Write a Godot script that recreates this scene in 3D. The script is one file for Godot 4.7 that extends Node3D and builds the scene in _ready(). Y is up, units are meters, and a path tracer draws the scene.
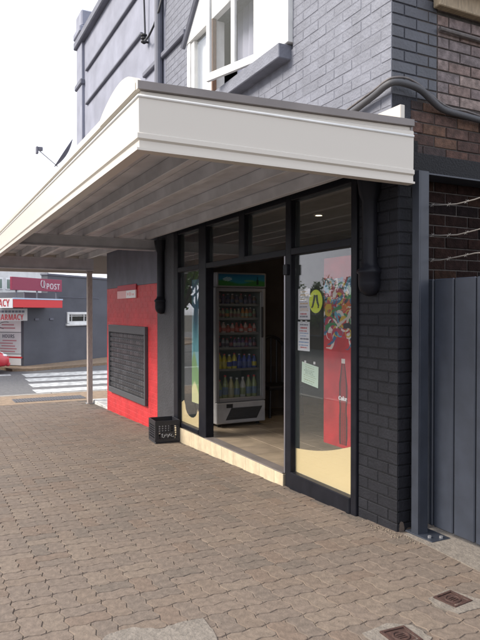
extends Node3D
# World axes: -Z runs along the shopfront away from the camera, +X goes into the building, Y up, metres.
var rng := RandomNumberGenerator.new()
var T := Transform3D()          # applied by the shape helpers
var used := {}
var M := {}
var cam: Camera3D
const FX := 3.1                 # plane of the shop facade
const EYE := Vector3(0, 1.65, 0)
const YAW := 27.08

# ---------------------------------------------------------------- naming helpers
func numbered(n: String) -> String:
	if not used.has(n):
		used[n] = 0
		return n
	used[n] += 1
	return "%s_%03d" % [n, used[n]]

func tag(o, label := "", category := "", group := "", kind := ""):
	if label != "": o.set_meta("label", label)
	if category != "": o.set_meta("category", category)
	if group != "": o.set_meta("group", group)
	if kind != "": o.set_meta("kind", kind)
	return o

func thing(called: String, at: Vector3, label: String, category: String, group := "", turn := 0.0) -> Node3D:
	var o := Node3D.new()
	o.name = numbered(called)
	add_child(o)
	o.position = at
	o.rotation.y = turn
	tag(o, label, category, group)
	return o

func setting(called: String) -> Node3D:
	var o := Node3D.new()
	o.name = numbered(called)
	add_child(o)
	o.set_meta("kind", "structure")
	return o

func obj(called: String, st: SurfaceTool, m: Material, parent = null) -> MeshInstance3D:
	st.generate_normals()
	return inst(called, st.commit(), m, parent)

func inst(called: String, mesh: Mesh, m: Material, parent = null, xf := Transform3D()) -> MeshInstance3D:
	var o := MeshInstance3D.new()
	o.mesh = mesh
	if m: o.material_override = m
	o.transform = xf
	if parent == null:
		o.name = numbered(called)
		add_child(o)
	else:
		o.name = called
		parent.add_child(o, true)
	return o

# ---------------------------------------------------------------- shape helpers
func mb() -> SurfaceTool:
	var st := SurfaceTool.new()
	st.begin(Mesh.PRIMITIVE_TRIANGLES)
	st.set_smooth_group(-1)
	return st

func tri(st: SurfaceTool, a: Vector3, b: Vector3, c: Vector3):
	st.add_vertex(T * a); st.add_vertex(T * b); st.add_vertex(T * c)

func quad(st: SurfaceTool, a: Vector3, b: Vector3, c: Vector3, d: Vector3):
	tri(st, a, b, c); tri(st, a, c, d)

func bx(st: SurfaceTool, lo: Vector3, hi: Vector3, bev := 0.0):
	var l := Vector3(min(lo.x, hi.x), min(lo.y, hi.y), min(lo.z, hi.z))
	var h := Vector3(max(lo.x, hi.x), max(lo.y, hi.y), max(lo.z, hi.z))
	var c := (l + h) / 2.0
	var e := (h - l) / 2.0
	var b: float = min(bev, min(e.x, min(e.y, e.z)) * 0.9)
	for ax in 3:
		var u := (ax + 1) % 3
		var v := (ax + 2) % 3
		for s in [-1.0, 1.0]:
			var p := []
			for k in [[-1, -1], [1, -1], [1, 1], [-1, 1]]:
				var q := Vector3()
				q[ax] = s * e[ax]; q[u] = k[0] * (e[u] - b); q[v] = k[1] * (e[v] - b)
				p.append(c + q)
			if s > 0: quad(st, p[3], p[2], p[1], p[0])
			else: quad(st, p[0], p[1], p[2], p[3])
	if b > 0.0:
		for ax in 3:
			var u := (ax + 1) % 3
			var v := (ax + 2) % 3
			for su in [-1.0, 1.0]:
				for sv in [-1.0, 1.0]:
					var p := []
					for k in [[-1, 0], [1, 0], [1, 1], [-1, 1]]:
						var q := Vector3()
						q[ax] = k[0] * (e[ax] - b)
						q[u] = su * (e[u] - (0.0 if k[1] == 0 else b))
						q[v] = sv * (e[v] - (b if k[1] == 0 else 0.0))
						p.append(c + q)
					if su * sv > 0: quad(st, p[3], p[2], p[1], p[0])
					else: quad(st, p[0], p[1], p[2], p[3])
		for sx in [-1.0, 1.0]:
			for sy in [-1.0, 1.0]:
				for sz in [-1.0, 1.0]:
					var a := c + Vector3(sx * e.x, sy * (e.y - b), sz * (e.z - b))
					var d := c + Vector3(sx * (e.x - b), sy * e.y, sz * (e.z - b))
					var f := c + Vector3(sx * (e.x - b), sy * (e.y - b), sz * e.z)
					if sx * sy * sz > 0: tri(st, a, f, d)
					else: tri(st, a, d, f)

func box(called: String, lo: Vector3, hi: Vector3, m: Material, parent = null, bev := 0.004) -> MeshInstance3D:
	var st := mb()
	bx(st, lo, hi, bev)
	return obj(called, st, m, parent)

func tube(st: SurfaceTool, pts: Array, rad, n := 8, caps := true):
	var rings := []
	var prev := Vector3.ZERO
	for i in pts.size():
		var d: Vector3
		if i == 0: d = pts[1] - pts[0]
		elif i == pts.size() - 1: d = pts[i] - pts[i - 1]
		else: d = (pts[i + 1] - pts[i]).normalized() + (pts[i] - pts[i - 1]).normalized()
		d = d.normalized()
		var side: Vector3
		if prev == Vector3.ZERO:
			side = d.cross(Vector3.UP if abs(d.y) < 0.9 else Vector3.RIGHT).normalized()
		else:
			side = (prev - d * prev.dot(d)).normalized()
		prev = side
		var up := d.cross(side)
		var r: float = rad[i] if rad is Array else rad
		var ring := []
		for k in n:
			var a := TAU * k / n
			ring.append(pts[i] + (side * cos(a) + up * sin(a)) * r)
		rings.append(ring)
	for i in pts.size() - 1:
		for k in n:
			quad(st, rings[i][k], rings[i][(k + 1) % n], rings[i + 1][(k + 1) % n], rings[i + 1][k])
	if caps:
		for k in range(1, n - 1):
			tri(st, rings[0][0], rings[0][k + 1], rings[0][k])
			tri(st, rings[-1][0], rings[-1][k], rings[-1][k + 1])

func lathe(st: SurfaceTool, prof: Array, c: Vector3, n := 14, from := 0.0, to := TAU):
	for i in prof.size() - 1:
		for k in n:
			var a := from + (to - from) * k / n
			var b := from + (to - from) * (k + 1) / n
			var p: Vector2 = prof[i]
			var q: Vector2 = prof[i + 1]
			quad(st, c + Vector3(cos(a) * p.x, p.y, sin(a) * p.x), c + Vector3(cos(b) * p.x, p.y, sin(b) * p.x),
				c + Vector3(cos(b) * q.x, q.y, sin(b) * q.x), c + Vector3(cos(a) * q.x, q.y, sin(a) * q.x))

func prism(st: SurfaceTool, poly: PackedVector2Array, f: Callable, d0: float, d1: float):
	# poly in a plane, f(p, depth) -> Vector3
	var idx := Geometry2D.triangulate_polygon(poly)
	for i in range(0, idx.size(), 3):
		tri(st, f.call(poly[idx[i]], d1), f.call(poly[idx[i + 1]], d1), f.call(poly[idx[i + 2]], d1))
		tri(st, f.call(poly[idx[i]], d0), f.call(poly[idx[i + 2]], d0), f.call(poly[idx[i + 1]], d0))
	for i in poly.size():
		var a := poly[i]
		var b := poly[(i + 1) % poly.size()]
		quad(st, f.call(a, d0), f.call(b, d0), f.call(b, d1), f.call(a, d1))

func printed(called: String, a: Vector3, right: Vector3, up: Vector3, m: Material, parent = null) -> MeshInstance3D:
	# a thin sheet with its own picture: a = lower left corner
	var st := mb()
	var n := right.cross(up).normalized() * 0.001
	for p in [[0, 0], [0, 1], [1, 1], [0, 0], [1, 1], [1, 0]]:
		st.set_uv(Vector2(p[0], 1 - p[1]))
		st.add_vertex(a + right * p[0] + up * p[1])
	for p in [[0, 0], [1, 1], [0, 1], [0, 0], [1, 0], [1, 1]]:
		st.set_uv(Vector2(p[0], 1 - p[1]))
		st.add_vertex(a + right * p[0] + up * p[1] - n)
	return obj(called, st, m, parent)

func lettering(called: String, text: String, at: Vector3, right: Vector3, height: float, m: Material, parent = null, font := "Droid Sans", bold := true, stretch := 1.0) -> MeshInstance3D:
	var tm := TextMesh.new()
	tm.text = text
	var sf := SystemFont.new()
	sf.font_names = PackedStringArray([font])
	sf.font_weight = 700 if bold else 400
	tm.font = sf
	tm.font_size = 64
	tm.pixel_size = height / 46.0
	tm.depth = 0.006
	tm.curve_step = 2.0
	var r := right.normalized()
	var b := Basis(r * stretch, Vector3.UP, r.cross(Vector3.UP))
	return inst(called, tm, m, parent, Transform3D(b, at))

# ---------------------------------------------------------------- materials
func lin(r: float, g: float, b: float) -> Color:
	return Color(r, g, b).linear_to_srgb()

func noise_image(sd: int, freq: float, lo: float, hi: float, oct := 4, size := 256, power := 1.0) -> Image:
	var n := FastNoiseLite.new()
	n.seed = sd
	n.noise_type = FastNoiseLite.TYPE_SIMPLEX_SMOOTH
	n.frequency = freq
	n.fractal_octaves = oct
	var src := n.get_seamless_image(size, size)
	var im := Image.create(size, size, false, Image.FORMAT_RGB8)
	for y in size:
		for x in size:
			var v: float = lo + (hi - lo) * pow(src.get_pixel(x, y).r, power)
			im.set_pixel(x, y, Color(v, v, v))
	return im

var tex := {}
func albedo_tex(key: String) -> Texture2D:
	return tex[key]

func mat(key: String, col: Color, rough := 0.8, tx := "", scale := 1.0, bump := "", bump_amount := 0.5, spec := 0.5, metal := 0.0) -> StandardMaterial3D:
	var m := StandardMaterial3D.new()
	m.albedo_color = col
	m.roughness = rough
	m.metallic = metal
	m.metallic_specular = spec
	if tx != "":
		m.albedo_texture = tex[tx]
	if bump != "":
		m.normal_enabled = true
		m.normal_texture = tex[bump]
		m.normal_scale = bump_amount
	if tx != "" or bump != "":
		m.uv1_triplanar = true
		m.uv1_world_triplanar = true
		m.uv1_scale = Vector3.ONE * scale
	if key != "": M[key] = m
	return m

func make_materials():
	var mott := noise_image(3, 0.02, 0.62, 1.0, 5)
	tex.mottle = ImageTexture.create_from_image(mott)
	var soft := noise_image(5, 0.012, 0.86, 1.0, 5)
	tex.soft = ImageTexture.create_from_image(soft)
	var grit := noise_image(9, 0.16, 0.55, 1.0, 3)
	tex.grit = ImageTexture.create_from_image(grit)
	var nb: Image = noise_image(12, 0.09, 0.0, 1.0, 4)
	nb.bump_map_to_normal_map(2.0)
	tex.bump = ImageTexture.create_from_image(nb)
	var nw: Image = noise_image(15, 0.025, 0.0, 1.0, 3)
	nw.bump_map_to_normal_map(3.0)
	tex.wavy = ImageTexture.create_from_image(nw)
	# speckled concrete
	var con := noise_image(21, 0.03, 0.78, 0.97, 5)
	rng.seed = 44
	for i in 2600:
		var x := rng.randi() % 256
		var y := rng.randi() % 256
		var v := rng.randf_range(0.45, 1.0)
		con.set_pixel(x, y, Color(v, v * 0.97, v * 0.92))
	tex.concrete = ImageTexture.create_from_image(con)
	# oak-like streaks for timber
	var wd := Image.create(128, 256, false, Image.FORMAT_RGB8)
	var fn := FastNoiseLite.new()
	fn.seed = 31
	fn.frequency = 0.05
	for y in 256:
		for x in 128:
			var v := 0.85 + 0.15 * fn.get_noise_2d(x * 4.0, y * 0.25)
			wd.set_pixel(x, y, Color(v, v, v))
	tex.wood = ImageTexture.create_from_image(wd)

	mat("grey_paint", lin(0.225, 0.235, 0.285), 0.62, "soft", 0.9, "bump", 0.35)
	for i in 4:
		var k: float = [0.93, 1.0, 1.05, 0.98][i]
		mat("grey_brick%d" % i, lin(0.18 * k, 0.188 * k, 0.226 * k), 0.6, "soft", 1.3, "bump", 0.4)
		mat("black_brick%d" % i, lin(0.020 * k, 0.0205 * k, 0.025 * k), 0.55, "soft", 1.5, "bump", 0.4, 0.3)
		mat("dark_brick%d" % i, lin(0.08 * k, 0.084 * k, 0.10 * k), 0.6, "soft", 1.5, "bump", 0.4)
	mat("black_joint", lin(0.017, 0.0175, 0.021), 0.6, "grit", 2.0, "bump", 0.6, 0.3)
	mat("grey_joint", lin(0.175, 0.182, 0.218), 0.75, "soft", 2.0, "bump", 0.6)
	var rb := [[0.115, 0.058, 0.043], [0.085, 0.045, 0.036], [0.15, 0.08, 0.052], [0.06, 0.04, 0.038], [0.12, 0.068, 0.055]]
	var pb := [[0.29, 0.225, 0.21], [0.25, 0.195, 0.19], [0.33, 0.255, 0.23], [0.27, 0.195, 0.175], [0.23, 0.19, 0.19]]
	for i in 5:
		mat("red_brick%d" % i, lin(rb[i][0], rb[i][1], rb[i][2]), 0.9, "mottle", 2.2, "bump", 1.0)
		mat("darker_brick%d" % i, lin(rb[i][0] * 0.22, rb[i][1] * 0.22, rb[i][2] * 0.24), 0.9, "mottle", 2.2, "bump", 1.0, 0.2)  # same red bricks in a darker tone, used below the lintel
		mat("mauve_brick%d" % i, lin(pb[i][0], pb[i][1], pb[i][2]), 0.9, "mottle", 2.2, "bump", 1.0)
	mat("mortar", lin(0.07, 0.06, 0.055), 0.95, "concrete", 2.0, "bump", 0.8)
	mat("render", lin(0.27, 0.28, 0.345), 0.7, "soft", 0.5, "wavy", 0.12)
	mat("trim_paint", lin(0.135, 0.14, 0.175), 0.6, "soft", 0.8)
	mat("far_grey", lin(0.095, 0.099, 0.118), 0.75, "soft", 0.3, "wavy", 0.1)
	mat("red_paint", lin(0.55, 0.035, 0.04), 0.45, "soft", 0.8, "bump", 0.3)
	mat("charcoal_paint", lin(0.046, 0.047, 0.053), 0.55, "soft", 1.0, "bump", 0.4)
	mat("cream_metal", lin(0.52, 0.485, 0.43), 0.42)
	mat("taupe_metal", lin(0.20, 0.175, 0.165), 0.4, "soft", 0.6)
	mat("soffit", lin(0.56, 0.565, 0.60), 0.55, "soft", 0.7)
	mat("batten", lin(0.60, 0.60, 0.62), 0.55, "soft", 0.9)
	mat("beam", lin(0.56, 0.565, 0.60), 0.5, "soft", 0.9)
	mat("post_paint", lin(0.55, 0.47, 0.42), 0.6, "wood", 2.0)
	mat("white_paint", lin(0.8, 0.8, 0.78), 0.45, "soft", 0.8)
	mat("brown_timber", lin(0.25, 0.14, 0.09), 0.7, "wood", 3.0)
	mat("frame_black", lin(0.014, 0.0145, 0.019), 0.35, "soft", 2.0, "", 0, 0.25)
	mat("aluminium", lin(0.35, 0.34, 0.36), 0.35, "", 1, "", 0, 0.5, 0.8)
	mat("fence_blue", lin(0.036, 0.043, 0.060), 0.5, "soft", 1.4, "wavy", 0.05)
	mat("fence_dark", lin(0.012, 0.014, 0.02), 0.6)
	mat("post_blue", lin(0.032, 0.038, 0.052), 0.45, "soft", 2.0)
	mat("wire", lin(0.32, 0.3, 0.28), 0.5, "", 1, "", 0, 0.5, 0.7)
	mat("cable", lin(0.10, 0.10, 0.11), 0.6, "grit", 4.0)
	mat("dark_cable", lin(0.03, 0.03, 0.035), 0.6)
	mat("lead", lin(0.17, 0.15, 0.145), 0.55, "mottle", 3.0)
	mat("asphalt", lin(0.16, 0.155, 0.155), 0.9, "concrete", 0.8, "bump", 0.6)
	mat("marking", lin(0.72, 0.72, 0.70), 0.7, "mottle", 0.6)
	mat("kerb", lin(0.42, 0.39, 0.35), 0.85, "concrete", 1.0, "bump", 0.5)
	mat("tan_path", lin(0.33, 0.235, 0.155), 0.9, "concrete", 0.7, "bump", 0.5)
	mat("concrete", lin(0.245, 0.212, 0.178), 0.9, "concrete", 1.6, "bump", 0.8)
	mat("bed", lin(0.15, 0.122, 0.10), 1.0, "concrete", 3.0, "bump", 1.0)
	mat("tactile", lin(0.17, 0.165, 0.18), 0.8, "grit", 2.0)
	mat("rust", lin(0.085, 0.04, 0.03), 0.75, "mottle", 6.0, "bump", 1.0)
	mat("earth", lin(0.12, 0.11, 0.08), 1.0, "mottle", 0.2)
	mat("tile", lin(0.40, 0.32, 0.235), 0.35, "soft", 1.5)
	mat("tile_b", lin(0.37, 0.295, 0.22), 0.35, "soft", 1.5)
	mat("grout", lin(0.2, 0.17, 0.13), 0.9)
	mat("riser_tile", lin(0.62, 0.52, 0.36), 0.4, "soft", 2.0)
	mat("shop_wall", lin(0.13, 0.105, 0.09), 0.8, "soft", 0.8)
	mat("shop_ceiling", lin(0.25, 0.23, 0.21), 0.8, "soft", 0.6)
	mat("cream_film", lin(0.62, 0.50, 0.27), 0.5)
	mat("grey_film", lin(0.14, 0.15, 0.16), 0.5)
	mat("fridge_white", lin(0.42, 0.41, 0.41), 0.35, "soft", 1.0)
	mat("fridge_grey", lin(0.2, 0.195, 0.2), 0.35)
	mat("fridge_dark", lin(0.02, 0.02, 0.022), 0.5)
	mat("fridge_inside", lin(0.15, 0.18, 0.17), 0.5)
	mat("shelf_metal", lin(0.14, 0.14, 0.135), 0.4)
	mat("black_plastic", lin(0.016, 0.016, 0.02), 0.42)
	mat("grey_plastic", lin(0.06, 0.062, 0.068), 0.5)
	mat("box_dark", lin(0.03, 0.03, 0.034), 0.45)
	mat("box_door", lin(0.032, 0.033, 0.037), 0.4)
	mat("pale_print", lin(0.5, 0.5, 0.5), 0.6)
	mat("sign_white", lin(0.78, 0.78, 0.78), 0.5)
	mat("sign_red", lin(0.62, 0.03, 0.035), 0.45)
	mat("sign_maroon", lin(0.26, 0.03, 0.07), 0.5)
	mat("sign_pink", lin(0.75, 0.42, 0.42), 0.5)
	mat("sign_grey_text", lin(0.52, 0.45, 0.48), 0.5)
	mat("text_red", lin(0.5, 0.05, 0.06), 0.6)
	mat("text_dark", lin(0.12, 0.12, 0.15), 0.6)
	mat("pale_blue", lin(0.45, 0.55, 0.68), 0.5)
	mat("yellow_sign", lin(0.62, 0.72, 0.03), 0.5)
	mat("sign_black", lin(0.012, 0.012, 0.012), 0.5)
	mat("galvanised", lin(0.4, 0.4, 0.41), 0.45, "soft", 2.0, "", 0, 0.5, 0.6)
	mat("car_red", lin(0.55, 0.02, 0.035), 0.25)
	M.car_red.clearcoat_enabled = true
	M.car_red.clearcoat = 1.0
	mat("rubber", lin(0.02, 0.02, 0.02), 0.85)
	mat("rim", lin(0.5, 0.5, 0.5), 0.3, "", 1, "", 0, 0.5, 0.8)
	mat("bark", lin(0.11, 0.085, 0.065), 0.95, "mottle", 2.0, "bump", 1.0)
	for i in 3:
		var k: Array = [[0.06, 0.11, 0.03], [0.09, 0.15, 0.04], [0.05, 0.09, 0.03]][i]
		var lf := mat("leaf%d" % i, lin(k[0], k[1], k[2]), 0.6)
		lf.backlight_enabled = true
		lf.backlight = lin(0.06, 0.1, 0.02)
	var g := StandardMaterial3D.new()
	g.transparency = BaseMaterial3D.TRANSPARENCY_ALPHA
	g.albedo_color = Color(0.5, 0.54, 0.53, 0.06)
	g.roughness = 0.0
	g.metallic_specular = 1.0
	M.glass = g
	var g2 := g.duplicate()
	g2.albedo_color = Color(0.1, 0.12, 0.13, 0.55)
	M.dark_glass = g2
	var lamp := StandardMaterial3D.new()
	lamp.albedo_color = Color(1, 0.95, 0.85)
	lamp.emission_enabled = true
	lamp.emission = Color(1, 0.93, 0.8)
	lamp.emission_energy_multiplier = 3.0
	M.lamp = lamp

# ---------------------------------------------------------------- ground height
func G(z: float) -> float:
	return 0.028 * (clamp(z, -14.0, 4.0) + 4.5)

func in_view(p: Vector3) -> bool:
	var q := p - EYE
	var s := sin(deg_to_rad(YAW))
	var c := cos(deg_to_rad(YAW))
	var d := s * q.x - c * q.z
	if d < 0.3: return false
	var px := 240.0 + 620.0 * (c * q.x + s * q.z) / d
	var py := 312.0 - 620.0 * q.y / d
	return px > -12 and px < 492 and py > -12 and py < 652

# ---------------------------------------------------------------- brickwork
var brick_cache := {}
func brick_mesh(w: float, h: float, dep: float, bev: float) -> ArrayMesh:
	var key := "%d_%d_%d" % [int(w * 1000), int(h * 1000), int(dep * 1000)]
	if brick_cache.has(key): return brick_cache[key]
	var st := mb()
	var keep := T
	T = Transform3D()
	brick_shape(st, 0, 0, w, h, dep, bev)
	T = keep
	st.generate_normals()
	brick_cache[key] = st.commit()
	return brick_cache[key]

func brick_shape(st: SurfaceTool, x: float, y: float, w: float, h: float, dep: float, bev: float):
	# front at z = dep, open back
	var o := [Vector3(x, y, 0), Vector3(x + w, y, 0), Vector3(x + w, y + h, 0), Vector3(x, y + h, 0)]
	var m := []
	var f := []
	for i in 4:
		m.append(o[i] + Vector3(0, 0, dep - bev))
	f.append(Vector3(x + bev, y + bev, dep)); f.append(Vector3(x + w - bev, y + bev, dep))
	f.append(Vector3(x + w - bev, y + h - bev, dep)); f.append(Vector3(x + bev, y + h - bev, dep))
	quad(st, f[3], f[2], f[1], f[0])
	for i in 4:
		var j := (i + 1) % 4
		quad(st, m[j], m[i], o[i], o[j])
		quad(st, f[j], f[i], m[i], m[j])

func brickwork(parent, X: Transform3D, W: float, y0: float, y1: float, holes: Array, mats: Array, proud: float, most: int, sd: int, wob := 0.0):
	# X: wall frame (x along, y up, z outward). Bricks stand proud of the backing plane z = 0
	rng.seed = sd
	var list := []
	var ch := 0.086
	var row := int(floor(y0 / ch))
	while row * ch < y1:
		var ya: float = max(y0, row * ch) + 0.005
		var yb: float = min(y1, (row + 1) * ch) - 0.005
		if yb - ya > 0.015:
			var x := -0.12 if row % 2 else 0.0
			while x < W:
				var a: float = max(0.0, x) + 0.005
				var b: float = min(W, x + 0.24) - 0.005
				x += 0.24
				if b - a < 0.03: continue
				var segs := [[a, b]]
				for h in holes:
					if yb > h[1] and ya < h[3]:
						var nx := []
						for s in segs:
							if s[1] <= h[0] or s[0] >= h[2]: nx.append(s); continue
							if h[0] - s[0] > 0.03: nx.append([s[0], h[0] - 0.004])
							if s[1] - h[2] > 0.03: nx.append([h[2] + 0.004, s[1]])
						segs = nx
				for s in segs:
					var c: Vector3 = X * Vector3((s[0] + s[1]) / 2, (ya + yb) / 2, 0)
					var dist: float = c.distance_to(EYE) + (0.0 if in_view(c) else 1000.0)
					list.append([dist, s[0], ya, s[1] - s[0], yb - ya, rng.randi() % mats.size(), proud + rng.randf_range(-wob, wob)])
		row += 1
	list.sort_custom(func(p, q): return p[0] < q[0])
	var tools := {}
	for i in list.size():
		var b: Array = list[i]
		if i < most and b[0] < 900.0:
			var w := roundf(b[3] * 200.0) / 200.0
			if w > b[3]: w = b[3]
			var dep := roundf(b[6] * 500.0) / 500.0
			inst("brick", brick_mesh(b[3], b[4], dep, 0.003), M[mats[b[5]]], parent, X * Transform3D(Basis(), Vector3(b[1], b[2], 0)))
		else:
			if not tools.has(b[5]): tools[b[5]] = mb()
			T = X
			brick_shape(tools[b[5]], b[1], b[2], b[3], b[4], b[6], 0.003)
			T = Transform3D()
	if tools.size():
		var am: ArrayMesh = null
		for k in tools:
			var st: SurfaceTool = tools[k]
			st.generate_normals()
			st.set_material(M[mats[k]])
			am = st.commit(am) if am else st.commit()
		var o := inst("brickwork", am, null, parent)
		o.set_meta("kind", "stuff")

# ---------------------------------------------------------------- paving
const P := 0.1125
func zig(t: float) -> float:
	var u := fposmod(t / P, 1.0)
	var a := 0.0080
	if u < 0.25: return a * u / 0.25
	if u < 0.75: return a * (1.0 - (u - 0.25) / 0.25)
	return a * (u - 1.0) / 0.25

func paver_outline(w: float, h: float) -> Array:
	var pts := []
	var steps := [0.0, 0.25, 0.75]
	var nx := int(round(w / P))
	var ny := int(round(h / P))
	for i in nx:
		for s in steps: pts.append(Vector2((i + s) * P, zig((i + s) * P)))
	for i in ny:
		for s in steps: pts.append(Vector2(w + zig((i + s) * P), (i + s) * P))
	for i in nx:
		for s in steps:
			var x: float = w - (i + s) * P
			pts.append(Vector2(x, h + zig(x)))
	for i in ny:
		for s in steps:
			var y: float = h - (i + s) * P
			pts.append(Vector2(zig(y), y))
	var ring := []
	for inset in [0.0012, 0.0048]:
		var r := []
		for i in pts.size():
			var a: Vector2 = pts[(i + pts.size() - 1) % pts.size()]
			var b: Vector2 = pts[i]
			var c: Vector2 = pts[(i + 1) % pts.size()]
			var d: Vector2 = ((b - a).normalized() + (c - b).normalized()).normalized()
			r.append(b + Vector2(-d.y, d.x) * inset)
		ring.append(r)
	return ring

func paver_shape(st: SurfaceTool, ring: Array, c: Vector2, xf: Callable):
	var n: int = ring[0].size()
	var mid: Vector3 = xf.call(c, 0.0)
	for i in n:
		var j := (i + 1) % n
		var a: Vector3 = xf.call(ring[1][i], 0.0)
		var b: Vector3 = xf.call(ring[1][j], 0.0)
		var a2: Vector3 = xf.call(ring[0][i], -0.0055)
		var b2: Vector3 = xf.call(ring[0][j], -0.0055)
		st.add_vertex(mid); st.add_vertex(a); st.add_vertex(b)
		st.add_vertex(a); st.add_vertex(a2); st.add_vertex(b2)
		st.add_vertex(a); st.add_vertex(b2); st.add_vertex(b)

func rough_edge(poly: PackedVector2Array, sd: int, amount := 0.003) -> PackedVector2Array:
	rng.seed = sd
	var r := PackedVector2Array()
	for i in poly.size():
		var a := poly[i]
		var b := poly[(i + 1) % poly.size()]
		var n := Vector2(a.y - b.y, b.x - a.x).normalized()
		for k in 6:
			r.append(a.lerp(b, k / 6.0) + (n * rng.randfn(0, amount) if k > 0 else Vector2.ZERO))
	return r

func make_paving():
	var path := setting("footpath")
	# bed that the pavers lie on
	var st := mb()
	var zs := [6.0, 4.0, -14.0, -15.2]
	for i in 3:
		quad(st, Vector3(-1.2, G(zs[i]) - 0.005, zs[i]), Vector3(3.6, G(zs[i]) - 0.005, zs[i]), Vector3(3.6, G(zs[i + 1]) - 0.005, zs[i + 1]), Vector3(-1.2, G(zs[i + 1]) - 0.005, zs[i + 1]))
	obj("bedding", st, M.bed, path)
	var rings := [paver_outline(2 * P, P), paver_outline(P, 2 * P)]
	var meshes := []
	for o in 2:
		var s2 := mb()
		var sz := Vector2(2 * P, P) if o == 0 else Vector2(P, 2 * P)
		paver_shape(s2, rings[o], sz / 2, func(p, y): return Vector3(p.x, y, -p.y))
		s2.generate_normals()
		meshes.append(s2.commit())
	var pm := []
	var cols := [[0.205, 0.163, 0.137], [0.218, 0.172, 0.143], [0.195, 0.157, 0.133], [0.213, 0.166, 0.135], [0.18, 0.147, 0.125], [0.23, 0.183, 0.15], [0.205, 0.155, 0.125]]
	for c in cols:
		pm.append(mat("", lin(c[0] * 0.96, c[1] * 0.93, c[2] * 0.87), 0.88, "concrete", 2.3, "bump", 0.45))
	rng.seed = 77
	var fn := FastNoiseLite.new()
	fn.seed = 8
	fn.frequency = 0.9
	fn.fractal_octaves = 3
	var list := []
	var step := 2 * P
	for i in range(-5, 15):
		for k in range(-3, 62):
			var x0 := i * step - 0.02
			var z0 := 0.4 - k * step        # local y of the paver runs to -z
			var vert := (i + k) % 2 == 0
			for h in 2:
				var p := Vector2(x0 + (P * h if vert else 0.0), z0 - (0.0 if vert else P * h))
				var c := Vector3(p.x + (P / 2 if vert else P), 0, p.y - (P if vert else P / 2))
				if c.x > (3.06 if c.z < -3.6 else 3.25) or c.x < -1.1 or c.z < -13.35: continue
				if c.z < -11.7 and c.x > 3.0: continue
				# cast concrete patches replace pavers here
				if Vector2(c.x - 0.98, c.z + 2.72).length() < 0.2: continue
				if abs(c.x - 2.60) < 0.09 and abs(c.z + 2.50) < 0.09: continue
				if abs(c.x - 2.07) < 0.09 and abs(c.z + 2.32) < 0.09: continue
				if c.z > -3.5 and c.x > 3.12: continue
				c.y = G(c.z)
				var nv := fn.get_noise_2d(c.x, c.z) * 2.6 + rng.randfn(0.0, 1.3)
				for sp in [[2.72, -5.75, 0.16], [2.55, -5.3, 0.14], [2.78, -4.75, 0.2], [2.4, -6.4, 0.2], [2.2, -4.4, 0.13], [1.5, -5.6, 0.16], [2.75, -6.7, 0.2], [1.9, -3.6, 0.12]]:
					if Vector2(c.x - sp[0], c.z - sp[1]).length() < sp[2]: nv -= 3.0
				var ci := 0
				if nv > 1.8: ci = 5
				elif nv > 0.8: ci = 1
				elif nv > 0.2: ci = 3
				elif nv > -0.7: ci = 0
				elif nv > -1.5: ci = 2
				elif nv > -2.1: ci = 6
				else: ci = 4
				list.append([c.distance_to(EYE) + (0.0 if in_view(c) else 1000.0), p, 1 if vert else 0, ci, rng.randf_range(-0.0012, 0.001), rng.randfn(0, 0.004), rng.randfn(0, 0.004)])
	list.sort_custom(func(a, b): return a[0] < b[0])
	var tools := {}
	for n in list.size():
		var b: Array = list[n]
		var p: Vector2 = b[1]
		var org := Vector3(p.x, G(p.y) + b[4], p.y)
		# the path falls away towards -z
		var basis := Basis(Vector3(1, b[6], 0).normalized(), Vector3(-b[6], 1, 0.0 - 0.028 + b[5]).normalized(), Vector3(0, 0.028 - b[5], 1).normalized())
		var X := Transform3D(basis, org)
		if n < 300 and b[0] < 900.0:
			inst("paver", meshes[b[2]], pm[b[3]], path, X)
		else:
			if not tools.has(b[3]): tools[b[3]] = mb()
			var sz := Vector2(2 * P, P) if b[2] == 0 else Vector2(P, 2 * P)
			paver_shape(tools[b[3]], rings[b[2]], sz / 2, func(q, y): return X * Vector3(q.x, y, -q.y))
	var am: ArrayMesh = null
	for k in tools:
		var s3: SurfaceTool = tools[k]
		s3.generate_normals()
		s3.set_material(pm[k])
		am = s3.commit(am) if am else s3.commit()
	inst("paving", am, null, path).set_meta("kind", "stuff")
	# concrete patches
	var pat := mb()
	var poly := PackedVector2Array()
	for q in [[0.6, -2.7], [0.67, -2.92], [0.82, -3.03], [0.94, -3.04], [1.06, -2.955], [1.2, -2.975], [1.296, -2.96], [1.29, -2.83], [1.24, -2.6], [1.0, -2.42], [0.75, -2.45]]:
		poly.append(Vector2(q[0], q[1]))
	prism(pat, rough_edge(poly, 3), func(q, y): return Vector3(q.x, G(q.y) + y, q.y), -0.02, 0.006)
	obj("concrete_patch", pat, M.concrete, path)
	for lst in [[[2.492, -2.576], [2.676, -2.609], [2.732, -2.43], [2.721, -2.352], [2.6, -2.36], [2.496, -2.36], [2.463, -2.479]], [[1.924, -2.437], [2.1, -2.459], [2.197, -2.382], [2.197, -2.244], [2.055, -2.173], [1.903, -2.241]]]:
		pat = mb()
		poly = PackedVector2Array()
		for q in lst: poly.append(Vector2(q[0], q[1]))
		prism(pat, rough_edge(poly, 5), func(q, y): return Vector3(q.x, G(q.y) + y, q.y), -0.02, 0.005)
		obj("concrete_surround", pat, M.concrete, path)
	# concrete strip along the fence
	pat = mb()
	poly = PackedVector2Array([Vector2(3.11, -3.46), Vector2(3.09, -3.2), Vector2(3.06, -2.9), Vector2(3.03, -2.6), Vector2(3.0, -2.0), Vector2(3.0, 3.0), Vector2(6, 3), Vector2(6, -3.46)])
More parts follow.
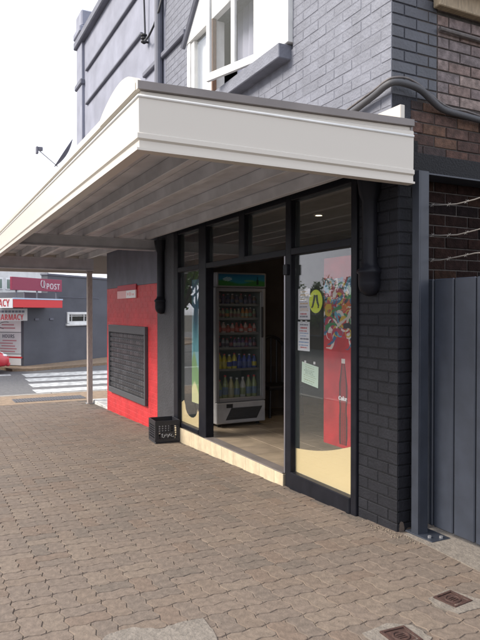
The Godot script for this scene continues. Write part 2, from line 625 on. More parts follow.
	prism(pat, poly, func(q, y): return Vector3(q.x, G(q.y) + y, q.y), -0.05, 0.006)
	obj("concrete_strip", pat, M.concrete, path)
	# grit and leaf litter by the pier
	var gr := mb()
	rng.seed = 5
	for i in 110:
		var q := Vector3(3.06 + rng.randfn(0, 0.035), 0, -3.52 + rng.randfn(0, 0.16))
		if q.x > 3.085 and q.z < -3.5: q.x = 3.07
		q.y = G(q.z) + 0.001
		var s := rng.randf_range(0.002, 0.0075)
		T = Transform3D(Basis(Vector3(rng.randf(), rng.randf(), rng.randf()).normalized(), rng.randf() * 6), q)
		bx(gr, Vector3(-s, -s * 0.6, -s), Vector3(s, s * 0.6, s * 0.8), s * 0.3)
	for i in 60:
		var q := Vector3(rng.randf_range(0.4, 3.0), 0, rng.randf_range(-8, -2.2))
		q.y = G(q.z) + 0.002
		var s := rng.randf_range(0.003, 0.008)
		T = Transform3D(Basis(Vector3.UP, rng.randf() * 6), q)
		bx(gr, Vector3(-s, -0.001, -s * 0.6), Vector3(s, 0.002, s * 0.6), 0.001)
	T = Transform3D()
	obj("grit", gr, mat("", lin(0.30, 0.24, 0.18), 0.9, "grit", 5.0), path).set_meta("kind", "stuff")
	# far end: tan apron, tactile strip, kerb
	var ap := setting("apron")
	st = mb()
	var zz := [-13.38, -14.0, -14.95]
	for i in 2:
		quad(st, Vector3(-1.2, G(zz[i]) - 0.002, zz[i]), Vector3(9, G(zz[i]) - 0.002, zz[i]), Vector3(9, G(zz[i + 1]) - 0.002, zz[i + 1]), Vector3(-1.2, G(zz[i + 1]) - 0.002, zz[i + 1]))
	obj("apron_surface", st, M.tan_path, ap)
	var kb := setting("kerb")
	for i in 8:
		box("kerb_stone", Vector3(-1.2 + i * 1.3, -0.5, -14.95), Vector3(-1.2 + (i + 1) * 1.3 - 0.008, G(-15) + 0.003, -15.12), M.kerb, kb, 0.015)
	for i in 16:
		box("kerb_stone", Vector3(-1.36, -0.5, 3.0 - i * 1.15), Vector3(-1.2, G(3.0 - i * 1.15 - 0.6) + 0.003, 3.0 - (i + 1) * 1.15 + 0.008), M.kerb, kb, 0.015)
	var tp := setting("tactile_paving")
	for i in 5:
		for k in 2:
			var s4 := mb()
			var x0 := 1.72 + i * 0.3
			var z0 := -13.75 - k * 0.3
			bx(s4, Vector3(x0, G(z0) - 0.03, z0), Vector3(x0 + 0.296, G(z0) + 0.006, z0 - 0.296), 0.003)
			for a in 5:
				for b in 5:
					var cc := Vector3(x0 + 0.03 + a * 0.059, G(z0) + 0.004, z0 - 0.03 - b * 0.059)
					lathe(s4, [Vector2(0.017, 0), Vector2(0.012, 0.006), Vector2(0, 0.006)], cc, 6)
			obj("tactile_tile", s4, M.tactile, tp)

func make_ground():
	var gnd := setting("ground")
	var st := mb()
	quad(st, Vector3(-400, -0.62, 400), Vector3(400, -0.62, 400), Vector3(400, -0.62, -400), Vector3(-400, -0.62, -400))
	obj("ground_sheet", st, M.earth, gnd)
	var road := setting("road")
	st = mb()
	quad(st, Vector3(-60, -0.42, -15.0), Vector3(60, -0.42, -15.0), Vector3(60, -0.42, -60), Vector3(-60, -0.42, -60))
	# main street, level with the footpath's fall
	var zs := [60.0, 4.0, -15.0]
	var ys := [0.11, 0.11, -0.42]
	for i in 2:
		quad(st, Vector3(-9.5, ys[i], zs[i]), Vector3(-1.3, ys[i], zs[i]), Vector3(-1.3, ys[i + 1], zs[i + 1]), Vector3(-9.5, ys[i + 1], zs[i + 1]))
	obj("road_surface", st, M.asphalt, road)
	var bars := [[-21.67, -20.55], [-20.1, -19.2], [-18.6, -17.72], [-17.15, -16.4]]
	for b in bars:
		var xl: float = 2.55 + (-16.9 - b[0]) * 0.075
		st = mb()
		var n := 14
		rng.seed = int(-b[0] * 10)
		for k in n:
			var xa := xl + 4.6 * k / n
			var xb := xl + 4.6 * (k + 1) / n
			bx(st, Vector3(xa, -0.419, b[1]), Vector3(xb, -0.4155, b[0]), 0.0)
		obj("crossing_stripe", st, M.marking, road)
	box("edge_line", Vector3(-6, -0.419, -21.75), Vector3(2.55, -0.4155, -21.35), M.marking, road, 0.0)
	# footpath on the far side of the cross street
	var far := setting("far_footpath")
	st = mb()
	var poly := PackedVector2Array([Vector2(2.75, -22.75), Vector2(3.4, -22.6), Vector2(6.3, -23.9), Vector2(30, -36), Vector2(30, -60), Vector2(-12, -60), Vector2(-12, -40), Vector2(2.3, -24.4)])
	prism(st, poly, func(q, y): return Vector3(q.x, y, q.y), -0.5, -0.325)
	obj("path_surface", st, M.tan_path, far)
	# footpath opposite, beyond the main street (seen mirrored in the glass)
	var opp := setting("opposite_footpath")
	st = mb()
	bx(st, Vector3(-12.5, -0.8, 40), Vector3(-9.5, -0.2, -14.5), 0.02)
	obj("path_surface", st, M.kerb, opp)

# ---------------------------------------------------------------- shop building
func facade_frame() -> Transform3D:
	return Transform3D(Basis(Vector3(0, 0, 1), Vector3.UP, Vector3(-1, 0, 0)), Vector3(FX, 0, -13.8))

func side_frame(x: float, z: float) -> Transform3D:
	return Transform3D(Basis(), Vector3(x, 0, z))

func make_building():
	var b := thing("shop_building", Vector3.ZERO, "two storey corner shop building with grey painted upper wall and black brick pier", "building")
	# --- upper storey shell (backing 3 mm to 8 mm behind the brick faces)
	var up := mb()
	var x0 := FX + 0.006
	var x1 := FX + 0.26
	bx(up, Vector3(x0, 2.95, -8.4), Vector3(x1, 4.12, -3.606))
	bx(up, Vector3(x0, 4.12, -4.985), Vector3(x1, 7.4, -3.606))
	bx(up, Vector3(x0, 4.12, -8.4), Vector3(x1, 7.4, -7.47))
	bx(up, Vector3(x0, 5.2, -7.47), Vector3(x1, 7.4, -4.985))
	var wall := obj("upper_wall", up, M.grey_joint, b)
	# holes in facade coordinates: u = z + 13.8
	brickwork(wall, Transform3D(facade_frame().basis, Vector3(x0, 0, -13.8)) * Transform3D(Basis(), Vector3(5.4, 0, 0)), 4.8, 3.0, 7.38, [[0.93, 4.03, 3.415, 5.15], [0.93, 5.15, 3.415, 6.4]], ["grey_brick0", "grey_brick1", "grey_brick2", "grey_brick3"], 0.003, 300, 11, 0.0008)
	# rendered end of the upper storey
	var rd := mb()
	bx(rd, Vector3(FX, 2.95, -13.8), Vector3(x1, 7.4, -8.4))
	obj("rendered_wall", rd, M.render, b)
	for h in [6.02, 6.72]:
		box("string_course", Vector3(FX - 0.05, h - 0.03, -13.1), Vector3(FX + 0.01, h + 0.02, -9.15 if h > 6.5 else -9.4), M.trim_paint, b, 0.012)
	box("string_course", Vector3(FX - 0.05, 5.28, -9.3), Vector3(FX + 0.01, 5.36, -7.6), M.trim_paint, b, 0.012)
	box("coping", Vector3(FX - 0.12, 7.4, -13.9), Vector3(FX + 0.4, 7.56, -3.5), M.trim_paint, b, 0.02)
	var pil := mb()
	bx(pil, Vector3(FX - 0.06, 2.95, -13.85), Vector3(FX + 0.4, 7.6, -13.35), 0.01)
	var pl := obj("pilaster", pil, M.render, b)
	pil = mb()
	bx(pil, Vector3(FX - 0.12, 7.6, -13.91), Vector3(FX + 0.46, 7.74, -13.29), 0.02)
	obj("pilaster_cap", pil, M.render, pl)
	pil = mb()
	bx(pil, Vector3(FX - 0.07, 7.742, -13.86), Vector3(FX + 0.41, 8.1, -13.34), 0.03)
	obj("finial_block", pil, M.render, pl)
	pil = mb()
	bx(pil, Vector3(FX - 0.1, 6.5, -13.89), Vector3(FX + 0.3, 6.62, -13.31), 0.02)
	obj("pilaster_band", pil, M.trim_paint, pl)
	# other walls, roof, floor above the shop
	var sh := mb()
	bx(sh, Vector3(FX + 0.26, 2.98, -13.8), Vector3(9.5, 3.1, -3.62))
	bx(sh, Vector3(9.3, 0, -11.6), Vector3(9.5, 7.4, -3.62))
	bx(sh, Vector3(FX + 0.26, 3.1, -13.8), Vector3(9.5, 7.4, -13.55))
	bx(sh, Vector3(FX + 0.26, 3.1, -8.9), Vector3(6, 7.3, -8.8))
	obj("back_walls", sh, M.render, b)
	var rf := mb()
	bx(rf, Vector3(FX + 0.2, 7.3, -13.7), Vector3(9.4, 7.38, -3.7))
	obj("roof", rf, M.taupe_metal, b)
	# --- side wall towards the alley
	var sw := mb()
	bx(sw, Vector3(FX + 0.262, 0.0, -3.85), Vector3(9.5, 7.4, -3.606))
	bx(sw, Vector3(FX + 0.012, 3.1, -3.85), Vector3(FX + 0.262, 7.4, -3.606))
	var side := obj("side_wall", sw, M.mortar, b)
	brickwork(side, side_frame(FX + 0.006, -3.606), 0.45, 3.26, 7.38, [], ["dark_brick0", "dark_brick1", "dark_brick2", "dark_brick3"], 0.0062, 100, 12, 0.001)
	brickwork(side, side_frame(FX + 0.456, -3.606), 3.0, 3.26, 3.98, [], ["mauve_brick0", "mauve_brick1", "mauve_brick2", "mauve_brick3", "mauve_brick4"], 0.008, 90, 13, 0.003)
	brickwork(side, side_frame(FX + 0.456, -3.606), 3.0, 3.98, 7.38, [], ["mauve_brick0", "mauve_brick1", "mauve_brick2"], 0.008, 0, 17, 0.003)
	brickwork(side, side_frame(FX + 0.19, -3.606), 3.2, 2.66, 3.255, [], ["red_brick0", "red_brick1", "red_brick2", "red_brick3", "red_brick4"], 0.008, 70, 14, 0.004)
	brickwork(side, side_frame(FX + 0.19, -3.606), 3.2, 0.0, 2.66, [], ["darker_brick0", "darker_brick1", "darker_brick2", "darker_brick3", "darker_brick4"], 0.008, 60, 24, 0.004)
	# beige eave over the alley
	box("eave_board", Vector3(3.5, 3.98, -3.59), Vector3(6.5, 4.13, -3.52), mat("", lin(0.42, 0.33, 0.22), 0.7, "wood", 2.0), b, 0.006)
	box("eave_soffit", Vector3(3.5, 4.132, -3.59), Vector3(6.5, 4.2, -3.4), mat("", lin(0.42, 0.33, 0.22), 0.7, "wood", 2.0), b, 0.006)
	box("steel_lintel", Vector3(3.2, 2.67, -3.6), Vector3(7.0, 2.82, -3.47), M.black_joint, b, 0.004)
	box("lintel_flange", Vector3(3.2, 2.655, -3.6), Vector3(7.0, 2.668, -3.42), M.post_blue, b, 0.002)
	# --- black brick pier
	var pr := mb()
	bx(pr, Vector3(FX + 0.006, -0.1, -3.985), Vector3(FX + 0.26, 2.75, -3.526))
	var pier := obj("pier", pr, M.black_joint, b)
	brickwork(pier, Transform3D(facade_frame().basis, Vector3(FX + 0.006, 0, -3.985)), 0.465, 0.0, 2.75, [], ["black_brick0", "black_brick1", "black_brick2", "black_brick3"], 0.003, 200, 15, 0.0008)
	brickwork(pier, side_frame(FX + 0.006, -3.526), 0.25, 0.0, 2.75, [], ["black_brick0", "black_brick1", "black_brick2", "black_brick3"], 0.004, 100, 16, 0.001)
	# paint broken away at the foot of the pier
	var chip := mat("", lin(0.20, 0.155, 0.125), 0.95, "grit", 6.0, "bump", 1.0)
	for q in [[0.02, -0.02, 0.045, 0.10, 1], [0.085, -0.02, 0.06, 0.045, 2]]:
		var cp := mb()
		prism(cp, rough_edge(PackedVector2Array([Vector2(q[0], q[1]), Vector2(q[0] + q[2], q[1]), Vector2(q[0] + q[2] * 1.1, q[1] + q[3] * 0.5), Vector2(q[0] + q[2] * 0.8, q[1] + q[3] * 0.95), Vector2(q[0] + q[2] * 0.3, q[1] + q[3]), Vector2(q[0] + 0.005, q[1] + q[3] * 0.8)]), q[4], 0.0015), func(p, d): return Vector3(FX + p.x, p.y + 0.02, -3.526 + d), 0.0, 0.0062)
		obj("chipped_patch", cp, chip, pier)
	# black filler above the pier up to the upper wall
	box("pier_head", Vector3(FX + 0.006, 2.75, -8.8), Vector3(FX + 0.26, 2.95, -3.6), M.black_joint, b, 0.0)
	# --- second pier, charcoal
	box("charcoal_pier", Vector3(FX, -0.4, -8.77), Vector3(FX + 0.3, 2.75, -8.045), M.charcoal_paint, b, 0.01)
	# --- corbels
	for c in [[-3.80, 1.77], [-8.50, 1.62]]:
		var cb := mb()
		var z: float = c[0]
		var h: float = c[1]
		var prof := []
		for k in 9:
			var a := PI / 2 * k / 8
			prof.append(Vector2(0.088 * sin(a), h + 0.1 - 0.1 * cos(a)))
		prof.append_array([Vector2(0.088, h + 0.17), Vector2(0.098, h + 0.18), Vector2(0.098, h + 0.2), Vector2(0.07, h + 0.225), Vector2(0.06, h + 0.26), Vector2(0.06, 2.5), Vector2(0.085, 2.56), Vector2(0.1, 2.68)])
		cb.set_smooth_group(1)
		lathe(cb, prof, Vector3(FX - 0.035, 0, z), 20)
		obj("corbel", cb, M.frame_black, b)
	# --- red painted wall with grey band above
	var rw := mb()
	bx(rw, Vector3(FX + 0.004, -0.4, -11.6), Vector3(FX + 0.26, 2.08, -8.775))
	var red := obj("red_wall", rw, M.red_paint, b)
	var fr := Transform3D(facade_frame().basis, Vector3(FX + 0.004, 0, -11.6))
	M["red_paint_b"] = M.red_paint
	brickwork(red, fr, 2.82, -0.35, 2.078, [], ["red_paint", "red_paint_b"], 0.002, 0, 18, 0.0004)
	box("grey_band", Vector3(FX + 0.002, 2.084, -11.6), Vector3(FX + 0.26, 2.95, -8.775), M.trim_paint, b, 0.0)
	box("corner_return", Vector3(FX + 0.262, -0.4, -11.6), Vector3(9.3, 2.95, -11.4), M.trim_paint, b, 0.0)
	box("doorstep", Vector3(FX + 0.02, -0.4, -12.9), Vector3(5.5, G(-12.5) + 0.06, -11.61), M.marking, b, 0.01)
	box("corner_soffit", Vector3(FX - 0.05, 2.86, -13.8), Vector3(9.3, 2.94, -11.6), M.soffit, b, 0.0)
	# --- beige upstand over the awning
	box("upstand_flashing", Vector3(FX - 0.045, 2.95, -8.0), Vector3(FX - 0.002, 3.14, -3.45), M.cream_metal, b, 0.004)
	# --- downpipe
	var dp := mb()
	tube(dp, [Vector3(FX - 0.06, 2.98, -8.52), Vector3(FX - 0.06, 7.4, -8.52)], 0.06, 12)
	obj("downpipe", dp, M.trim_paint, b)
	make_upper_window(b)

func make_upper_window(b):
	var w := Node3D.new()
	w.name = "upper_window"
	b.add_child(w)
	var m: Material = M.white_paint
	# gabled white surround, proud of the wall
	var st := mb()
	var f := func(p, d): return Vector3(FX - d, p.y, p.x)
	prism(st, PackedVector2Array([Vector2(-7.5, 5.1), Vector2(-4.98, 5.1), Vector2(-6.24, 6.3)]), f, -0.02, 0.05)
	obj("gable_board", st, m, w)
	st = mb()
	tube(st, [Vector3(FX - 0.07, 5.08, -7.56), Vector3(FX - 0.07, 6.34, -6.24), Vector3(FX - 0.07, 5.08, -4.92)], 0.035, 6)
	obj("gable_moulding", st, M.trim_paint, w)
	box("jamb", Vector3(FX - 0.04, 4.18, -7.49), Vector3(FX + 0.12, 5.1, -7.40), m, w)
	box("jamb", Vector3(FX - 0.05, 4.18, -5.58), Vector3(FX + 0.12, 5.1, -4.985), m, w)
	box("mullion", Vector3(FX - 0.055, 4.18, -6.70), Vector3(FX + 0.0, 5.1, -6.67), M.brown_timber, w, 0.002)
	box("mullion", Vector3(FX - 0.045, 4.18, -6.84), Vector3(FX + 0.12, 5.1, -6.70), m, w)
	box("bottom_rail", Vector3(FX - 0.03, 4.17, -7.40), Vector3(FX + 0.12, 4.25, -5.58), m, w)
	# closed sash
	box("sash_stile", Vector3(FX - 0.02, 4.25, -7.40), Vector3(FX + 0.03, 5.1, -7.31), m, w)
	box("pane", Vector3(FX + 0.004, 4.25, -7.31), Vector3(FX + 0.01, 5.1, -6.84), M.glass, w, 0.0)
	# added white sheet standing in for sky reflected in the closed sash
	box("sky_reflection_sheet", Vector3(FX + 0.09, 4.25, -7.38), Vector3(FX + 0.1, 5.1, -6.84), M.sign_white, w, 0.0)
	# open casement, hinged at the near jamb
	T = Transform3D(Basis(Vector3.UP, deg_to_rad(17)), Vector3(FX - 0.03, 0, -5.58))
	var L := 0.80
	var h0 := 4.21
	var h1 := 5.3
	var s := mb()
	bx(s, Vector3(-0.02, h0, -L), Vector3(0.02, h0 + 0.085, 0), 0.003)
	bx(s, Vector3(-0.02, h1 - 0.06, -L), Vector3(0.02, h1, 0), 0.003)
	for z in [[-L, -L + 0.055], [-0.40, -0.345], [-0.06, 0.0]]:
		bx(s, Vector3(-0.0195, h0 + 0.083, z[0]), Vector3(0.0195, h1 - 0.058, z[1]), 0.003)
	obj("open_casement", s, m, w)
	for z in [[-L + 0.055, -0.40], [-0.345, -0.06]]:
		s = mb()
		bx(s, Vector3(-0.003, h0 + 0.085, z[0]), Vector3(0.003, h1 - 0.06, z[1]))
		obj("pane", s, M.glass, w)
	T = Transform3D()
	# added folds, bluish to imitate the streaked reflection in the open casement
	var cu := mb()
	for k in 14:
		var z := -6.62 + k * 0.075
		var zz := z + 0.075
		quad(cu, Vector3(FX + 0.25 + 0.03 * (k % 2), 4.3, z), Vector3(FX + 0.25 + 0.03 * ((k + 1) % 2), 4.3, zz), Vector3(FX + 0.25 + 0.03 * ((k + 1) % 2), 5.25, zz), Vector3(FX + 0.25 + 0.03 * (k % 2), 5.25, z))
	obj("reflection_folds", cu, mat("", lin(0.33, 0.34, 0.42), 0.9), w)
	# sill
	var sl := mb()
	bx(sl, Vector3(FX - 0.13, 4.03, -7.6), Vector3(FX + 0.1, 4.17, -5.02), 0.008)
	obj("sill", sl, M.grey_brick1, w)

# ---------------------------------------------------------------- awning
func sweep(st: SurfaceTool, prof: Array, path: Array, normals: Array, lift := [0.0, 0.0]):
	for i in path.size() - 1:
		for k in prof.size() - 1:
			var a: Vector2 = prof[k]
			var c: Vector2 = prof[k + 1]
			var la := 1.0 if a.y > 2.8 else 0.0
			var lc := 1.0 if c.y > 2.8 else 0.0
			quad(st, path[i] + normals[i] * a.x + Vector3.UP * (a.y + lift[i] * la), path[i + 1] + normals[i + 1] * a.x + Vector3.UP * (a.y + lift[i + 1] * la),
				path[i + 1] + normals[i + 1] * c.x + Vector3.UP * (c.y + lift[i + 1] * lc), path[i] + normals[i] * c.x + Vector3.UP * (c.y + lift[i] * lc))

func make_awning():
	var a := thing("awning", Vector3(2.1, 2.56, -8.3), "cream fascia street awning with grey ribbed soffit over the footpath", "awning")
	var off := Vector3(-2.1, -2.56, 8.3)
	T = Transform3D(Basis(), off)
	var e := 1.09
	var z0 := -3.37
	var z1 := -13.3
	var main := [Vector2(-0.03, 2.94), Vector2(-0.008, 2.94), Vector2(-0.008, 2.92), Vector2(0.008, 2.905), Vector2(0.006, 2.66), Vector2(0.018, 2.652), Vector2(0.018, 2.625), Vector2(0.004, 2.615), Vector2(0.004, 2.575), Vector2(0.022, 2.57), Vector2(0.022, 2.556), Vector2(-0.05, 2.556)]
	var cap := [Vector2(-0.06, 2.94), Vector2(-0.06, 2.99), Vector2(0.016, 2.99), Vector2(0.016, 2.944), Vector2(-0.008, 2.942)]
	var mit := Vector3(-1, 0, 1)
	for s in [["fascia", main, M.cream_metal], ["fascia_cap", cap, M.taupe_metal]]:
		var st := mb()
		sweep(st, s[1], [Vector3(FX + 0.0, 0, z0), Vector3(e, 0, z0)], [Vector3(0, 0, 1), mit], [0.02, -0.045])
		obj(s[0], st, s[2], a)
		st = mb()
		sweep(st, s[1], [Vector3(e, 0, z0), Vector3(e, 0, z1)], [mit, Vector3(-1, 0, 0)], [-0.045, -0.045])
		obj(s[0], st, M.cream_metal, a)
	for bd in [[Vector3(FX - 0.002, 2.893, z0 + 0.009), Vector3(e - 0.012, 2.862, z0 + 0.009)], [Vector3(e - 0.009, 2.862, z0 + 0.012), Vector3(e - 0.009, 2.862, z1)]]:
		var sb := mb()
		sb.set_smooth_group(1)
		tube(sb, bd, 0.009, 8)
		obj("fascia_highlight", sb, M.white_paint, a)  # round fold, painted white to put in its bright highlight
	# closing end of the fascia at the wall
	var st2 := mb()
	bx(st2, Vector3(FX - 0.02, 2.56, z0 - 0.05), Vector3(FX + 0.001, 2.985, z0 - 0.001))
	obj("end_cap", st2, M.taupe_metal, a)
	# raised scroll on the street edge
	st2 = mb()
	var hump := PackedVector2Array([Vector2(-3.39, 2.90)])
	for k in 13:
		var t := k / 12.0
		hump.append(Vector2(-3.39 - 0.78 * t, 2.94 + 0.10 * pow(sin(PI * pow(t, 0.75)), 0.8)))
	hump.append(Vector2(-4.17, 2.90))
	prism(st2, hump, func(p, d): return Vector3(e + d, p.y, p.x), -0.02, 0.03)
	obj("raised_scroll", st2, M.cream_metal, a)
	# roof sheet and soffit sheets
	st2 = mb()
	bx(st2, Vector3(e + 0.03, 2.86, z1), Vector3(FX - 0.05, 2.885, z0 - 0.02))
	obj("roof_sheet", st2, M.taupe_metal, a)
	var xs := [1.31, 1.71, 2.06, 2.51, 2.98]
	var prev := e + 0.01
	for i in 6:
		var nx: float = xs[i] if i < 5 else FX - 0.004
		var x := prev
		while x < nx - 0.01:
			var xe: float = min(nx, x + 0.22)
			st2 = mb()
			bx(st2, Vector3(x + 0.003, 2.836, z1 + 0.02), Vector3(xe - 0.003, 2.855, z0 - 0.03), 0.003)
			obj("soffit_strip", st2, M.soffit, a)
			x = xe
		prev = nx
	for x in xs:
		st2 = mb()
		bx(st2, Vector3(x - 0.03, 2.725, z1 + 0.03), Vector3(x + 0.03, 2.835, z0 - 0.03), 0.004)
		obj("batten", st2, M.batten, a)
	for z in [[-8.85, 2.56, 2.724], [-12.62, 2.49, 2.724]]:
		st2 = mb()
		bx(st2, Vector3(e + 0.02, z[1], z[0] - 0.05), Vector3(FX - 0.004, z[1] + 0.018, z[0] + 0.05), 0.002)
		bx(st2, Vector3(e + 0.02, z[2] - 0.018, z[0] - 0.05), Vector3(FX - 0.004, z[2], z[0] + 0.05), 0.002)
		bx(st2, Vector3(e + 0.02, z[1] + 0.018, z[0] - 0.02), Vector3(FX - 0.004, z[2] - 0.018, z[0] + 0.02), 0.0)
		obj("beam", st2, M.beam, a)
	# far end board
	st2 = mb()
	bx(st2, Vector3(e, 2.47, z1 - 0.03), Vector3(7.0, 2.855, z1 + 0.01), 0.003)
	obj("end_board", st2, M.cream_metal, a)
	T = Transform3D()
	var p := thing("awning_post", Vector3(3.04, G(-12.72), -12.72), "slim pinkish timber post holding up the far end of awning", "post")
	var h := 2.49 - G(-12.72)
	box("shaft", Vector3(-0.05, 0, -0.05), Vector3(0.05, h - 0.02, 0.05), M.post_paint, p, 0.008)
	box("foot_plate", Vector3(-0.075, 0, -0.075), Vector3(0.075, 0.015, 0.075), M.galvanised, p, 0.003)
	box("head_plate", Vector3(-0.07, h - 0.02, -0.06), Vector3(0.055, h, 0.06), M.galvanised, p, 0.003)

# ---------------------------------------------------------------- shopfront
func make_shopfront():
	var s := thing("shopfront", Vector3(FX, 0, -6.0), "black framed glass shopfront with open doorway and transom lights", "shopfront")
	T = Transform3D(Basis(), Vector3(-FX, 0, 6.0))
	var m: Material = M.frame_black
	var xa := FX - 0.02
	var xb := FX + 0.09
	var posts := [[-8.04, -7.89, -0.12, 2.745], [-7.17, -6.95, -0.1, 2.745], [-6.06, -5.93, 2.215, 2.745], [-5.075, -4.98, -0.03, 2.745], [-4.06, -3.986, 0.0, 2.745]]
	for q in posts:
		var st := mb()
		bx(st, Vector3(xa, q[2], q[0]), Vector3(xb, q[3], q[1]), 0.006)
		obj("frame_post", st, m, s)
	var zz := [-7.89, -7.17, -6.95, -6.06, -5.93, -5.075, -4.98, -4.06]
	var rails := [[0, 1], [2, 3], [4, 5], [6, 7]]
	for r in rails:
		var a: float = zz[r[0]]
		var b: float = zz[r[1]]
		var st := mb()
		bx(st, Vector3(xa + 0.003, 2.695, a), Vector3(xb, 2.745, b), 0.004)
		obj("head_rail", st, m, s)
		st = mb()
		bx(st, Vector3(FX + 0.03, 2.25, a), Vector3(FX + 0.036, 2.695, b))
		obj("transom_pane", st, M.glass, s)
	for r in [[-7.89, -7.17], [-6.95, -5.075], [-4.98, -4.06]]:
		var st := mb()
		bx(st, Vector3(xa + 0.002, 2.185, r[0]), Vector3(xb, 2.215 + 0.035, r[1]), 0.005)
		obj("transom_rail", st, m, s)
	for r in [[-7.89, -7.17, 0.105, 0.165], [-4.98, -4.06, -0.05, 0.14]]:
		var st := mb()
		bx(st, Vector3(xa - 0.01, r[2], r[0]), Vector3(xb, r[3], r[1]), 0.008)
		obj("bottom_rail", st, m, s)
		st = mb()
		bx(st, Vector3(FX + 0.03, r[3], r[0]), Vector3(FX + 0.036, 2.185, r[1]))
		obj("window_pane", st, M.glass, s)
	# bright metal edge of the door track
	var st3 := mb()
	bx(st3, Vector3(xa - 0.004, 0.105, -5.095), Vector3(xb, 2.185, -5.076), 0.003)
	obj("door_track", st3, M.aluminium, s)
	st3 = mb()
	bx(st3, Vector3(xa - 0.02, 0.098, -6.95), Vector3(xb, 0.108, -5.097), 0.003)
	obj("threshold", st3, M.taupe_metal, s)
	# door lock box on the frame
	st3 = mb()
	bx(st3, Vector3(xa - 0.03, 2.0, -5.07), Vector3(xa + 0.002, 2.1, -5.0), 0.004)
	obj("lock_box", st3, m, s)
	# printed film in the panes: a cream foot with a curved top edge
	var f := func(p, d): return Vector3(FX + d, p.y, p.x)
	var poly := PackedVector2Array([Vector2(-4.98, 0.14)])
	poly.append(Vector2(-4.06, 0.14))
	for k in 9:
		var t := k / 8.0
		poly.append(Vector2(-4.06 - 0.92 * t, lerp(0.56, 0.36, t) - 0.035 * sin(t * PI)))
	st3 = mb()
	prism(st3, poly, f, 0.039, 0.041)
	obj("cream_film", st3, M.cream_film, s)
	poly = PackedVector2Array([Vector2(-7.89, 0.165), Vector2(-7.17, 0.165), Vector2(-7.17, 0.46), Vector2(-7.25, 0.44), Vector2(-7.33, 0.36)])
	for k in 9:
		var t := PI * k / 8.0
		poly.append(Vector2(-7.55 + 0.21 * cos(t), 0.40 - 0.14 * sin(t)))
	poly.append_array(PackedVector2Array([Vector2(-7.8, 0.46), Vector2(-7.89, 0.42)]))
	st3 = mb()
	prism(st3, poly, f, 0.039, 0.041)
	obj("cream_film", st3, M.cream_film, s)
	# blue and green film strip at the door side of the narrow pane
	var im := Image.create(64, 256, false, Image.FORMAT_RGB8)
	for y in 256:
		for x in 64:
			var t := y / 255.0
			var c := Color(0.03, 0.32, 0.42).lerp(Color(0.35, 0.62, 0.66), smoothstep(0.25, 0.5, t + 0.04 * sin(x * 0.2)))
			c = c.lerp(Color(0.35, 0.55, 0.22), smoothstep(0.62, 0.7, t + 0.06 * sin(x * 0.12)))
			c = c.lerp(Color(0.75, 0.76, 0.55), smoothstep(0.86, 0.9, t + 0.05 * sin(x * 0.1)))
			im.set_pixel(x, y, c)
	var pm := StandardMaterial3D.new()
	pm.albedo_texture = ImageTexture.create_from_image(im)
	pm.roughness = 0.5
	T = Transform3D()
	printed("landscape_film", Vector3(0.04, 0.47, -7.53 + 6.0), Vector3(0, 0, 0.36), Vector3(0, 1.6, 0), pm, s)
	# tiled step below
	var step := thing("tiled_step", Vector3(FX, 0.1, -6.0), "beige tiled step along the shop doorway", "step")
	T = Transform3D(Basis(), Vector3(-FX, -0.1, 6.0))
	var b0 := mb()
	bx(b0, Vector3(FX - 0.03, -0.25, -7.95), Vector3(FX + 0.1, 0.095, -5.08))
	obj("step_bed", b0, M.grout, step)
	var z := -7.95
	var i := 0
	while z < -5.1:
		var ze: float = min(z + 0.3, -5.08)
		b0 = mb()
		bx(b0, Vector3(FX - 0.042, -0.25, z + 0.002), Vector3(FX - 0.031, 0.097, ze - 0.002), 0.002)
		obj("riser_tile", b0, M.riser_tile, step)
		z = ze
		i += 1
	T = Transform3D()

